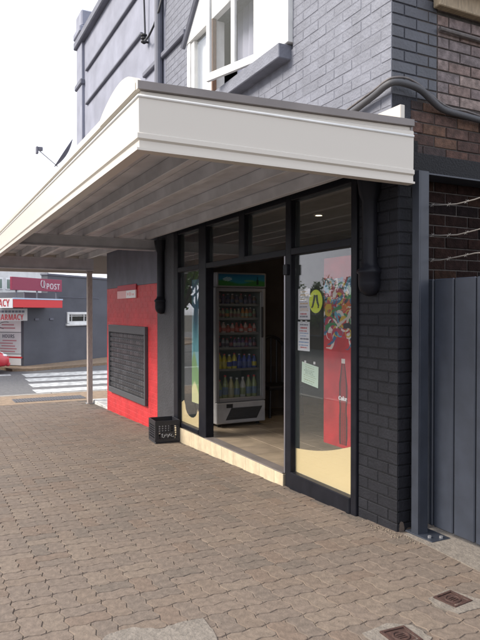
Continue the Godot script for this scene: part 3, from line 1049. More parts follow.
func make_interior():
	var r := setting("shop_floor")
	box("floor_bed", Vector3(FX + 0.1, -0.2, -8.7), Vector3(8.4, 0.093, -3.9), M.grout, r, 0.0)
	var mesh_st := mb()
	bx(mesh_st, Vector3(0.002, 0, 0.002), Vector3(0.398, 0.008, 0.398), 0.002)
	mesh_st.generate_normals()
	var mesh := mesh_st.commit()
	rng.seed = 3
	for i in 12:
		for k in 12:
			inst("floor_tile", mesh, M.tile if rng.randf() < 0.6 else M.tile_b, r, Transform3D(Basis(), Vector3(FX + 0.095 + i * 0.4, 0.093, -8.7 + k * 0.4)))
	var w := setting("shop_walls")
	box("wall", Vector3(FX + 0.26, 0.1, -8.76), Vector3(8.4, 2.95, -8.66), M.shop_wall, w, 0.0)
	box("wall", Vector3(8.3, 0.1, -8.66), Vector3(8.4, 2.95, -3.9), M.shop_wall, w, 0.0)
	box("wall", Vector3(FX + 0.26, 0.1, -3.95), Vector3(8.4, 2.95, -3.87), M.shop_wall, w, 0.0)
	var c := setting("shop_ceiling")
	box("ceiling_sheet", Vector3(FX + 0.02, 2.95, -8.7), Vector3(8.4, 2.975, -3.87), M.shop_ceiling, c, 0.0)
	# lit downlight
	var lp := Vector3(4.72, 2.949, -6.92)
	var d := thing("downlight", lp, "small round lit downlight in the shop ceiling", "light")
	var st := mb()
	lathe(st, [Vector2(0.045, -0.004), Vector2(0, -0.004)], Vector3.ZERO, 16)
	obj("lens", st, M.lamp, d)
	st = mb()
	lathe(st, [Vector2(0.045, -0.003), Vector2(0.05, -0.012), Vector2(0.065, -0.008), Vector2(0.068, 0.0)], Vector3.ZERO, 20)
	obj("trim_ring", st, M.white_paint, d)
	var sp := SpotLight3D.new()
	sp.name = "glow"
	d.add_child(sp)
	sp.position = Vector3(0, -0.02, 0)
	sp.rotation_degrees.x = -90
	sp.spot_angle = 55
	sp.spot_range = 8
	sp.spot_attenuation = 2
	sp.light_energy = 0.12
	sp.light_color = Color(1, 0.9, 0.75)
	sp.light_size = 0.04
	sp.shadow_enabled = true
	# dark arched chair in the gloom
	var ch := thing("arched_chair", Vector3(4.78, 0.1, -8.1), "dark chair with arched back deep inside the shop", "chair")
	st = mb()
	var pts := []
	for k in 15:
		var t := PI * k / 14.0
		pts.append(Vector3(-0.3 * cos(t), 0.75 + 0.42 * sin(t), -0.2))
	pts.push_front(Vector3(-0.3, 0.4, -0.2))
	pts.append(Vector3(0.3, 0.4, -0.2))
	tube(st, pts, 0.03, 8)
	for k in 5:
		var x := -0.2 + k * 0.1
		tube(st, [Vector3(x, 0.42, -0.2), Vector3(x, 0.75 + 0.42 * sqrt(1 - pow(x / 0.3, 2)), -0.2)], 0.015, 6)
	obj("backrest", st, M.black_plastic, ch)
	box("seat", Vector3(-0.3, 0.4, -0.25), Vector3(0.3, 0.46, 0.28), M.black_plastic, ch, 0.02)
	for x in [-0.26, 0.26]:
		for z in [-0.2, 0.24]:
			st = mb()
			tube(st, [Vector3(x, 0.42, z), Vector3(x * 1.08, 0.0, z * 1.08)], 0.022, 8)
			obj("leg", st, M.black_plastic, ch)

# ---------------------------------------------------------------- drinks fridge
func make_fridge():
	var f := thing("drinks_fridge", Vector3(3.83, 0.101, -7.45), "tall glass door drinks fridge standing inside the shop doorway", "fridge")
	var W := 0.375
	var D := 0.68
	var Ht := 2.08
	# cabinet shell, open to the front
	var st := mb()
	bx(st, Vector3(-W, 0.05, -D), Vector3(-W + 0.05, Ht - 0.2, -0.05), 0.01)
	bx(st, Vector3(W - 0.05, 0.05, -D), Vector3(W, Ht - 0.2, -0.05), 0.01)
	bx(st, Vector3(-W + 0.05, Ht - 0.25, -D), Vector3(W - 0.05, Ht - 0.2, -0.05))
	bx(st, Vector3(-W + 0.05, 0.05, -D + 0.001), Vector3(W - 0.05, 0.36, -0.05))
	obj("cabinet", st, M.fridge_white, f)
	box("liner", Vector3(-W + 0.051, 0.36, -D + 0.01), Vector3(W - 0.051, Ht - 0.26, -D + 0.04), M.fridge_inside, f, 0.0)
	box("liner", Vector3(W - 0.058, 0.362, -D + 0.05), Vector3(W - 0.051, Ht - 0.26, -0.06), M.fridge_inside, f, 0.0)
	# base panel with slanted grille
	var bp := box("base_panel", Vector3(-W, 0.05, -0.05), Vector3(W, 0.335, 0.0), M.fridge_white, f, 0.012)
	st = mb()
	var lo := [Vector2(-0.235, 0.10), Vector2(0.235, 0.10), Vector2(0.32, 0.26), Vector2(-0.15, 0.26)]
	prism(st, PackedVector2Array(lo), func(p, d): return Vector3(p.x, p.y, d), -0.001, 0.003)
	obj("grille", st, M.fridge_dark, bp)
	for k in 9:
		var t := (k + 0.5) / 9.0
		var y := 0.10 + 0.16 * t
		st = mb()
		bx(st, Vector3(-0.232 + 0.085 * t, y - 0.005, 0.003), Vector3(0.232 + 0.085 * t, y + 0.004, 0.010), 0.002)
		obj("grille_slat", st, M.grey_plastic, bp)
	box("controller", Vector3(-0.225, 0.262, 0.0), Vector3(-0.13, 0.315, 0.006), M.fridge_dark, bp, 0.002)
	for x in [-0.3, 0.3]:
		for z in [-0.1, -0.6]:
			st = mb()
			tube(st, [Vector3(x - 0.015, 0.027, z), Vector3(x + 0.015, 0.027, z)], 0.026, 12)
			obj("caster", st, M.rubber, f)
	# door
	st = mb()
	var y0 := 0.345
	var y1 := 1.875
	bx(st, Vector3(-W, y0, -0.045), Vector3(-W + 0.045, y1, 0.0), 0.006)
	bx(st, Vector3(W - 0.045, y0, -0.045), Vector3(W, y1, 0.0), 0.006)
	bx(st, Vector3(-W + 0.045, y0, -0.045), Vector3(W - 0.045, y0 + 0.05, 0.0), 0.006)
	bx(st, Vector3(-W + 0.045, y1 - 0.05, -0.045), Vector3(W - 0.045, y1, 0.0), 0.006)
	var door := obj("door", st, M.fridge_grey, f)
	box("door_glass", Vector3(-W + 0.045, y0 + 0.05, -0.03), Vector3(W - 0.045, y1 - 0.05, -0.024), M.glass, door, 0.0)
	box("handle", Vector3(W - 0.075, 1.2, 0.0), Vector3(W - 0.05, 1.62, 0.03), M.fridge_dark, door, 0.006)
	# header print: blue over green with a pale swoosh
	var hd := box("header", Vector3(-W, Ht - 0.198, -0.18), Vector3(W, Ht, 0.015), M.fridge_grey, f, 0.01)
	var im := Image.create(160, 48, false, Image.FORMAT_RGB8)
	for y in 48:
		for x in 160:
			var t := y / 47.0
			var c := Color(0.12, 0.36, 0.5).lerp(Color(0.18, 0.5, 0.52), t)
			c = c.lerp(Color(0.2, 0.42, 0.2), smoothstep(0.55, 0.8, t + 0.15 * sin(x * 0.05 + 1.0)))
			var d := Vector2((x - 30) / 16.0, (y - 20) / 9.0).length()
			if d < 1.0 and fmod(x * 0.7 + y * 1.3, 7.0) < 3.2: c = Color(0.75, 0.8, 0.8)
			d = Vector2((x - 105) / 18.0, (y - 26) / 4.0).length()
			if d < 1.0: c = c.lerp(Color(0.5, 0.62, 0.25), 0.5)
			var hwid := 4.0 if y > 20 else 2.0
			if y > 8 and y < 42 and absf(x - 134) < hwid: c = c.lerp(Color(0.04, 0.07, 0.1), 0.75)
			im.set_pixel(x, y, c)
	var pm := StandardMaterial3D.new()
	pm.albedo_texture = ImageTexture.create_from_image(im)
	pm.roughness = 0.4
	printed("header_print", Vector3(-W + 0.025, Ht - 0.18, 0.0175), Vector3(2 * W - 0.05, 0, 0), Vector3(0, 0.155, 0), pm, hd)
	# shelves and drinks: each drink is a thing of its own
	var ys := [0.42, 0.77, 1.06, 1.26, 1.46, 1.65]
	var names := ["bottom", "second", "third", "fourth", "fifth", "top"]
	var caps := [0.28, 0.23, 0.16, 0.16, 0.155, 0.15]
	var palettes := [
		[[0.5, 0.5, 0.35], [0.6, 0.6, 0.55], [0.35, 0.42, 0.2], [0.2, 0.3, 0.42], [0.55, 0.5, 0.25]],
		[[0.6, 0.52, 0.05], [0.62, 0.55, 0.1], [0.05, 0.08, 0.35], [0.08, 0.12, 0.42], [0.1, 0.15, 0.4]],
		[[0.05, 0.04, 0.08], [0.25, 0.05, 0.08], [0.12, 0.08, 0.2], [0.3, 0.3, 0.32]],
		[[0.55, 0.08, 0.06], [0.6, 0.45, 0.4], [0.5, 0.12, 0.08], [0.55, 0.5, 0.35], [0.35, 0.08, 0.05]],
		[[0.1, 0.25, 0.12], [0.5, 0.22, 0.06], [0.3, 0.32, 0.2], [0.25, 0.1, 0.08]],
		[[0.12, 0.08, 0.14], [0.08, 0.06, 0.12], [0.2, 0.12, 0.1], [0.06, 0.07, 0.12]]]
	rng.seed = 101
	var tones := [["olive", "milky white", "green", "slate blue", "straw yellow"], ["bright yellow", "golden yellow", "navy blue", "royal blue", "deep blue"], ["black", "dark crimson", "violet", "grey"],
		["red", "pale pink", "brick red", "cream", "dark red"], ["green", "orange", "sage", "brown"], ["plum", "dark violet", "brown", "blue black"]]
	var places := ["on the bottom shelf of the fridge", "on the second fridge shelf from the bottom", "on the third fridge shelf from the bottom", "on the fourth fridge shelf from the bottom", "on the fridge shelf below the top one", "on the top shelf of the fridge"]
	for r in 6:
		st = mb()
		if r > 0:
			bx(st, Vector3(-W + 0.055, ys[r] - 0.012, -0.58), Vector3(W - 0.06, ys[r] - 0.002, -0.085))
			bx(st, Vector3(-W + 0.055, ys[r] - 0.02, -0.083), Vector3(W - 0.06, ys[r] + 0.012, -0.078))
			obj("shelf", st, M.shelf_metal, f)
		var n: int = [7, 8, 10, 9, 10, 9][r]
		for i in n:
			var hh: float = caps[r] * rng.randf_range(0.78, 1.0)
			var rad: float = 0.58 / n * 0.5
			var pal: Array = palettes[r]
			var k: int = i * pal.size() / n if r == 1 else rng.randi() % pal.size()
			var c: Array = pal[k]
			var p := Vector3(3.83 - W + 0.105 + i * 0.57 / (n - 1) * 0.94, 0.101 + ys[r] + (-0.058 if r == 0 else -0.001), -7.45 - 0.13 - rng.randf() * 0.01)
			var bt := thing("drink_bottle", p, "%s drink bottle %s" % [tones[r][k], places[r]], "bottle", "drinks on the %s fridge shelf" % names[r])
			var hb: float = hh + (0.05 if r == 0 else 0.0)
			var s2 := mb()
			s2.set_smooth_group(1)
			lathe(s2, [Vector2(0, 0), Vector2(rad * 0.9, 0), Vector2(rad, 0.008), Vector2(rad, hb * 0.6), Vector2(rad * 0.75, hb * 0.74), Vector2(rad * 0.4, hb * 0.88), Vector2(rad * 0.4, hb * 0.93)], Vector3.ZERO, 10)
			obj("bottle_body", s2, mat("", lin(c[0] * 0.7, c[1] * 0.7, c[2] * 0.7), 0.25), bt)
			s2 = mb()
			lathe(s2, [Vector2(rad * 1.01, hb * 0.2), Vector2(rad * 1.03, hb * 0.21), Vector2(rad * 1.03, hb * 0.5), Vector2(rad * 1.01, hb * 0.51)], Vector3.ZERO, 10)
			var c2: Array = pal[(k + 1) % pal.size()]
			obj("label_band", s2, mat("", lin(c2[0] * 0.6, c2[1] * 0.6, c2[2] * 0.6), 0.5), bt)
			s2 = mb()
			lathe(s2, [Vector2(rad * 0.45, hb * 0.93), Vector2(rad * 0.45, hb), Vector2(0, hb)], Vector3.ZERO, 8)
			obj("bottle_cap", s2, M.pale_print if rng.randf() < 0.3 else M.text_red, bt)

# ---------------------------------------------------------------- things on and by the front
func paper(called: String, z: float, y: float, w: float, h: float, tilt: float, sd: int, base: Color, label: String, inks: Array):
	var im := Image.create(64, 96, false, Image.FORMAT_RGB8)
	im.fill(base)
	rng.seed = sd
	var yy := 8
	while yy < 88:
		var hgt := rng.randi_range(2, 5)
		var c: Color = inks[rng.randi() % inks.size()]
		var xx := rng.randi_range(6, 14)
		var xe := rng.randi_range(44, 58)
		while xx < xe:
			var ww := rng.randi_range(2, 7)
			im.fill_rect(Rect2i(xx, yy, min(ww, xe - xx), hgt), c)
			xx += ww + rng.randi_range(1, 2)
		yy += hgt + rng.randi_range(3, 7)
	var m := StandardMaterial3D.new()
	m.albedo_texture = ImageTexture.create_from_image(im)
	m.roughness = 0.8
	var o := thing(called, Vector3(FX + 0.04, y, z), label, "notice", "paper notices taped inside the window")
	var sh := printed("sheet", Vector3(0, 0, 0), Vector3(0, sin(tilt) * w, w), Vector3(0, h, -sin(tilt) * h * 0.3), m, o)
	# strips of tape
	for k in [0.05, w - 0.07]:
		box("tape", Vector3(-0.0025, h - 0.012, k), Vector3(-0.0012, h + 0.012, k + 0.03), M.pale_print, o, 0.0)
	return o

func make_poster():
	var p := thing("drink_poster", Vector3(FX + 0.05, 0.5, -4.535), "tall red cola poster with bottle and coloured swirls in the window", "poster")
	var w := 160
	var h := 600
	var im := Image.create(w, h, false, Image.FORMAT_RGB8)
	var fn := FastNoiseLite.new()
	fn.seed = 4
	fn.frequency = 0.012
	for y in h:
		for x in w:
			var v := fn.get_noise_2d(x, y)
			var c := Color(0.60, 0.05, 0.11).lerp(Color(0.70, 0.09, 0.14), 0.5 + v)
			im.set_pixel(x, y, c)
	# painted curls, leaves and dots in the upper part
	rng.seed = 19
	var pal := [Color(0.1, 0.35, 0.5), Color(0.75, 0.72, 0.68), Color(0.12, 0.45, 0.22), Color(0.72, 0.35, 0.1), Color(0.05, 0.05, 0.12), Color(0.3, 0.55, 0.65), Color(0.72, 0.6, 0.12), Color(0.6, 0.08, 0.25), Color(0.8, 0.78, 0.76)]
	for k in 90:
		var c: Color = pal[rng.randi() % pal.size()]
		var x := rng.randf_range(5, w - 5)
		var y := rng.randf_range(80, 250)
		var a := rng.randf() * TAU
		var bend := rng.randf_range(-0.16, 0.16)
		var r := rng.randf_range(5, 17)
		for s in 40:
			var rr := int(r * (1.0 - s / 46.0)) + 1
			im.fill_rect(Rect2i(int(x) - rr / 2, int(y) - rr / 2, rr, rr), c)
			x = clamp(x + cos(a) * 2.0, 3, w - 3)
			y = clamp(y + sin(a) * 2.0, 70, 290)
			a += bend
	# bottle outline
	var cx := 100
	for y in range(320, 590):
		var t := (y - 320) / 270.0
		var hw := 8.0
		if t < 0.06: hw = 8.5
		elif t < 0.3: hw = 8.0 + (t - 0.06) / 0.24 * 12.0
		elif t < 0.5: hw = 20.0
		elif t < 0.68: hw = 20.0 - sin((t - 0.5) / 0.18 * PI) * 3.0
		else: hw = 20.0 - max(0.0, t - 0.93) * 40.0
		for x in range(int(cx - hw), int(cx + hw) + 1):
			var edge: float = abs(x - cx) / hw
			var c := Color(0.50, 0.025, 0.075).lerp(Color(0.16, 0.01, 0.035), smoothstep(0.45, 0.9, edge))
			if t < 0.055: c = Color(0.75, 0.74, 0.72)
			elif int(x - cx + 40) % 9 < 2 and t > 0.62: c = Color(0.22, 0.015, 0.045)
			im.set_pixel(x, y, c)
	var m := StandardMaterial3D.new()
	m.albedo_texture = ImageTexture.create_from_image(im)
	m.roughness = 0.45
	printed("sheet", Vector3(0, 0, 0), Vector3(0, 0, 0.455), Vector3(0, 1.62, 0), m, p)
	lettering("lettering", "Coke", Vector3(-0.004, 0.42, 0.284), Vector3(0, 0, 1), 0.034, M.sign_white, p, "Droid Serif", true)
	paper("paper_notice", -4.94, 1.58, 0.2, 0.285, 0.0, 4, Color(0.82, 0.82, 0.84), "white printed notice taped highest in the window", [Color(0.65, 0.25, 0.25), Color(0.35, 0.45, 0.6), Color(0.4, 0.4, 0.45), Color(0.75, 0.6, 0.4)])
	paper("paper_notice", -4.945, 1.29, 0.2, 0.27, 0.0, 6, Color(0.8, 0.81, 0.83), "white printed notice with blue band just below the highest one", [Color(0.65, 0.25, 0.25), Color(0.3, 0.45, 0.65), Color(0.35, 0.35, 0.4)])
	paper("paper_notice", -4.88, 1.0, 0.27, 0.19, -0.12, 8, Color(0.68, 0.76, 0.7), "pale green handwritten notice, lowest in the window", [Color(0.5, 0.58, 0.52), Color(0.55, 0.6, 0.5)])

func make_crate():
	var c := thing("milk_crate", Vector3(2.9, G(-7.95) + 0.003, -7.93), "black plastic milk crate on the footpath beside the shop step", "crate")
	c.rotation.y = deg_to_rad(-4)
	var m: Material = M.black_plastic
	var hx := 0.17
	var hz := 0.17
	var h := 0.30
	box("base", Vector3(-hx, 0, -hz), Vector3(hx, 0.02, hz), m, c, 0.006)
	for s in [[Vector3(-hx, 0, hz - 0.012), Vector3(hx, 0, hz)], [Vector3(-hx, 0, -hz), Vector3(hx, 0, -hz + 0.012)], [Vector3(-hx, 0, -hz + 0.012), Vector3(-hx + 0.012, 0, hz - 0.012)], [Vector3(hx - 0.012, 0, -hz + 0.012), Vector3(hx, 0, hz - 0.012)]]:
		var st := mb()
		var a: Vector3 = s[0]
		var b: Vector3 = s[1]
		for y in [[0.02, 0.06], [0.085, 0.095], [0.115, 0.125], [0.145, 0.155], [0.175, 0.185], [0.205, 0.215], [0.235, h]]:
			bx(st, Vector3(a.x, y[0], a.z), Vector3(b.x, y[1], b.z), 0.002)
		var alongx: bool = abs(b.x - a.x) > 0.05
		for k in 9:
			var t := k / 8.0
			var p := a.lerp(b, t)
			var wd := 0.016 if k in [0, 8] else 0.006
			if alongx: bx(st, Vector3(clamp(lerp(a.x, b.x, t), a.x + wd, b.x - wd) - wd, 0.03, a.z + 0.001), Vector3(clamp(lerp(a.x, b.x, t), a.x + wd, b.x - wd) + wd, h - 0.02, b.z - 0.001), 0.001)
			else: bx(st, Vector3(a.x + 0.001, 0.03, clamp(lerp(a.z, b.z, t), a.z + wd, b.z - wd) - wd), Vector3(b.x - 0.001, h - 0.02, clamp(lerp(a.z, b.z, t), a.z + wd, b.z - wd) + wd), 0.001)
		obj("side_grid", st, m, c)
	box("name_plate", Vector3(-0.10, 0.07, hz - 0.004), Vector3(0.10, 0.15, hz + 0.002), m, c, 0.002)
	# worn pale print, too faint to read
	var pr := mb()
	rng.seed = 14
	var path := []
	for k in 26:
		var t := k / 25.0
		path.append(Vector3(-0.085 + 0.16 * t + 0.012 * sin(t * 40.0), 0.105 + 0.018 * sin(t * 31.0) + 0.012 * cos(t * 17.0), hz + 0.003))
	tube(pr, path, 0.0035, 4)
	obj("faded_print", pr, M.pale_print, c)

func make_letterboxes():
	var l := thing("letterbox_bank", Vector3(FX, 0.2, -10.26), "grey framed bank of post boxes on the red wall", "post boxes")
	var zc := 10.26
	T = Transform3D(Basis(), Vector3(-FX, -0.2, zc))
	var z0 := -11.32
	var z1 := -9.2
	var y0 := 0.19
	var y1 := 1.42
	var st := mb()
	bx(st, Vector3(FX - 0.05, y0, z0), Vector3(FX + 0.004, y0 + 0.1, z1), 0.004)
	bx(st, Vector3(FX - 0.05, y1 - 0.13, z0), Vector3(FX + 0.004, y1, z1), 0.004)
	bx(st, Vector3(FX - 0.05, y0 + 0.1, z0), Vector3(FX + 0.004, y1 - 0.13, z0 + 0.05), 0.004)
	bx(st, Vector3(FX - 0.05, y0 + 0.1, z1 - 0.05), Vector3(FX + 0.004, y1 - 0.13, z1), 0.004)
	obj("surround", st, M.grey_plastic, l)
	st = mb()
	bx(st, Vector3(FX - 0.012, y0 + 0.1, z0 + 0.05), Vector3(FX + 0.003, y1 - 0.13, z1 - 0.05))
	obj("backing", st, M.box_dark, l)
	T = Transform3D()
	var cols := 18
	var rows := 11
	var dw := (z1 - z0 - 0.1) / cols
	var dh := (y1 - y0 - 0.23) / rows
	var dm := mb()
	bx(dm, Vector3(-0.02, 0.012, 0.004), Vector3(0, dh - 0.012, dw - 0.004), 0.004)
	bx(dm, Vector3(-0.026, dh - 0.03, dw * 0.25), Vector3(-0.018, dh - 0.02, dw * 0.75), 0.001)
	dm.generate_normals()
	var mesh := dm.commit()
	var alt := mat("", lin(0.05, 0.051, 0.056), 0.35)
	rng.seed = 2
	for r in rows:
		for c in cols:
			inst("box_door", mesh, alt if rng.randf() < 0.35 else M.box_door, l, Transform3D(Basis(), Vector3(-0.012, y0 + 0.1 + r * dh - 0.2, z0 + 0.05 + c * dw + zc)))
	# sign above
	var s := thing("wall_sign", Vector3(FX - 0.004, 1.88, -10.28), "small pale pink and white sign on the red wall", "sign")
	box("sign_board", Vector3(-0.02, 0, -0.53), Vector3(0, 0.135, 0.54), M.sign_pink, s, 0.003)
	box("sign_header", Vector3(-0.018, 0.137, -0.53), Vector3(0, 0.23, 0.54), mat("", lin(0.4, 0.02, 0.04), 0.5), s, 0.003)
	box("white_label", Vector3(-0.023, 0.004, 0.02), Vector3(-0.02, 0.131, 0.53), M.sign_white, s, 0.001)
	for q in [[0.08, 0.05, 0.16, 0.09], [0.2, 0.04, 0.27, 0.1], [0.3, 0.045, 0.33, 0.085], [0.37, 0.045, 0.46, 0.075]]:
		box("faded_print", Vector3(-0.0245, q[1], q[0]), Vector3(-0.023, q[3], q[2]), M.sign_pink, s, 0.0)

# ---------------------------------------------------------------- fence by the alley
func make_fence():
	var f := thing("alley_fence", Vector3(3.33, 0.08, -3.45), "blue grey ribbed steel fence closing the alley", "fence")
	var st := mb()
	var top := 1.81
	st = mb()
	bx(st, Vector3(0.012, 0.0, -0.06), Vector3(0.02, top - 0.01, 4.6))
	obj("backing_sheet", st, M.fence_dark, f)
	var pans := mb()
	bx(pans, Vector3(-0.012, 0.0, 0.006), Vector3(0.011, top, 0.188), 0.007)
	pans.generate_normals()
	var mesh := pans.commit()
	var rib := mb()
	bx(rib, Vector3(0.0, 0.0, -0.004), Vector3(0.0115, top - 0.002, 0.0045), 0.002)
	rib.generate_normals()
	var rmesh := rib.commit()
	for i in 24:
		var z := -0.13 + i * 0.194
		if i > 0:
			inst("pan", mesh, M.fence_blue, f, Transform3D(Basis(), Vector3(0, 0, z)))
			inst("rib", rmesh, M.fence_dark, f, Transform3D(Basis(), Vector3(0, 0, z)))
	st = mb()
	bx(st, Vector3(-0.012, 0.0, -0.06), Vector3(0.011, top, 0.058), 0.007)
	obj("pan", st, M.fence_blue, f)
	# slim extension post with barbed strands
	st = mb()
	bx(st, Vector3(-0.024, 0.0, -0.06), Vector3(-0.0125, 2.41, -0.02), 0.003)
	bx(st, Vector3(-0.0125, 1.82, -0.06), Vector3(0.012, 2.41, -0.02), 0.003)
	var ep := obj("extension_post", st, M.post_blue, f)
	st = mb()
	lathe(st, [Vector2(0.03, 2.405), Vector2(0.028, 2.43), Vector2(0.0, 2.44)], Vector3(-0.005, 0, -0.04), 10)
	obj("post_cap", st, M.galvanised, ep)
	for w in [[2.36, 2.33, 0], [2.13, 2.11, 1], [1.96, 1.95, 2]]:
		st = mb()
		var pts := []
		for k in 30:
			var t := k / 29.0
			var sag: float = -0.045 * sin(min(1.0, t * 8) * PI) * (1.0 if w[2] == 0 else 0.25)
			pts.append(Vector3(-0.027, lerp(w[0], w[1], t) + sag + 0.012 * sin(k * 1.3 + w[2] * 2.0), -0.02 + t * 4.6))
		tube(st, pts, 0.0042, 5)
		for k in 20:
			var q: Vector3 = pts[k].lerp(pts[k + 1], 0.5)
			tube(st, [q + Vector3(-0.012, -0.012, 0), q + Vector3(0.012, 0.012, 0.01)], 0.0016, 4)
			tube(st, [q + Vector3(-0.01, 0.012, 0.01), q + Vector3(0.01, -0.012, 0)], 0.0016, 4)
		obj("barbed_strand", st, M.wire, f)
	# channel post on a bolted plate
	var p := thing("gate_post", Vector3(3.225, G(-3.4) + 0.004, -3.41), "dark blue steel channel post on a bolted base plate", "post")
	st = mb()
	bx(st, Vector3(-0.06, 0.01, -0.035), Vector3(-0.046, 2.63, 0.035), 0.002)
	bx(st, Vector3(-0.046, 0.01, -0.035), Vector3(0.035, 2.63, -0.025), 0.002)
	bx(st, Vector3(-0.046, 0.01, 0.025), Vector3(0.035, 2.63, 0.035), 0.002)
	obj("channel", st, M.post_blue, p)
	var bp := box("base_plate", Vector3(-0.075, 0, -0.08), Vector3(0.1, 0.012, 0.19), M.post_blue, p, 0.002)
	for b in [Vector2(-0.03, 0.12), Vector2(0.04, 0.16)]:
		st = mb()
		tube(st, [Vector3(b.x, 0.011, b.y), Vector3(b.x, 0.026, b.y)], 0.013, 6)
		obj("bolt", st, M.galvanised, bp)

func make_pit_covers():
	var lab := ["rusty square pit cover in concrete, nearest to the fence", "rusty square pit cover in concrete, farther out on the footpath"]
	for i in 2:
		var c: Vector2 = [Vector2(2.60, -2.50), Vector2(2.07, -2.32)][i]
		var o := thing("pit_cover", Vector3(c.x, G(c.y) + 0.0105, c.y), lab[i], "cover", "pit covers set in the footpath", deg_to_rad(6 - 10 * i))
		var st := mb()
		for q in [[-0.074, -0.074, 0.074, -0.06], [-0.074, 0.06, 0.074, 0.074], [-0.074, -0.06, -0.06, 0.06], [0.06, -0.06, 0.074, 0.06]]:
			bx(st, Vector3(q[0], -0.02, q[1]), Vector3(q[2], 0.001, q[3]), 0.001)
		obj("rim", st, M.rust, o)
		var lid := box("lid", Vector3(-0.058, -0.02, -0.058), Vector3(0.058, -0.004, 0.058), M.rust, o, 0.002)
		st = mb()
		lathe(st, [Vector2(0.045, -0.004), Vector2(0.043, 0.0005), Vector2(0.036, 0.0005), Vector2(0.034, -0.004)], Vector3.ZERO, 20)
		for k in 3: bx(st, Vector3(-0.022, -0.004, -0.019 + k * 0.015), Vector3(0.022, 0.0, -0.011 + k * 0.015), 0.001)
		obj("cast_ring", st, M.rust, lid)

# ---------------------------------------------------------------- cables, dish
func smooth_path(p: Array) -> Array:
	var r := []
	for i in p.size() - 1:
		var a: Vector3 = p[max(i - 1, 0)]
		var d: Vector3 = p[min(i + 2, p.size() - 1)]
		var b: Vector3 = p[i]
		for k in 5: r.append(b.cubic_interpolate(p[i + 1], a, d, k / 5.0))
	r.append(p[-1])
	return r

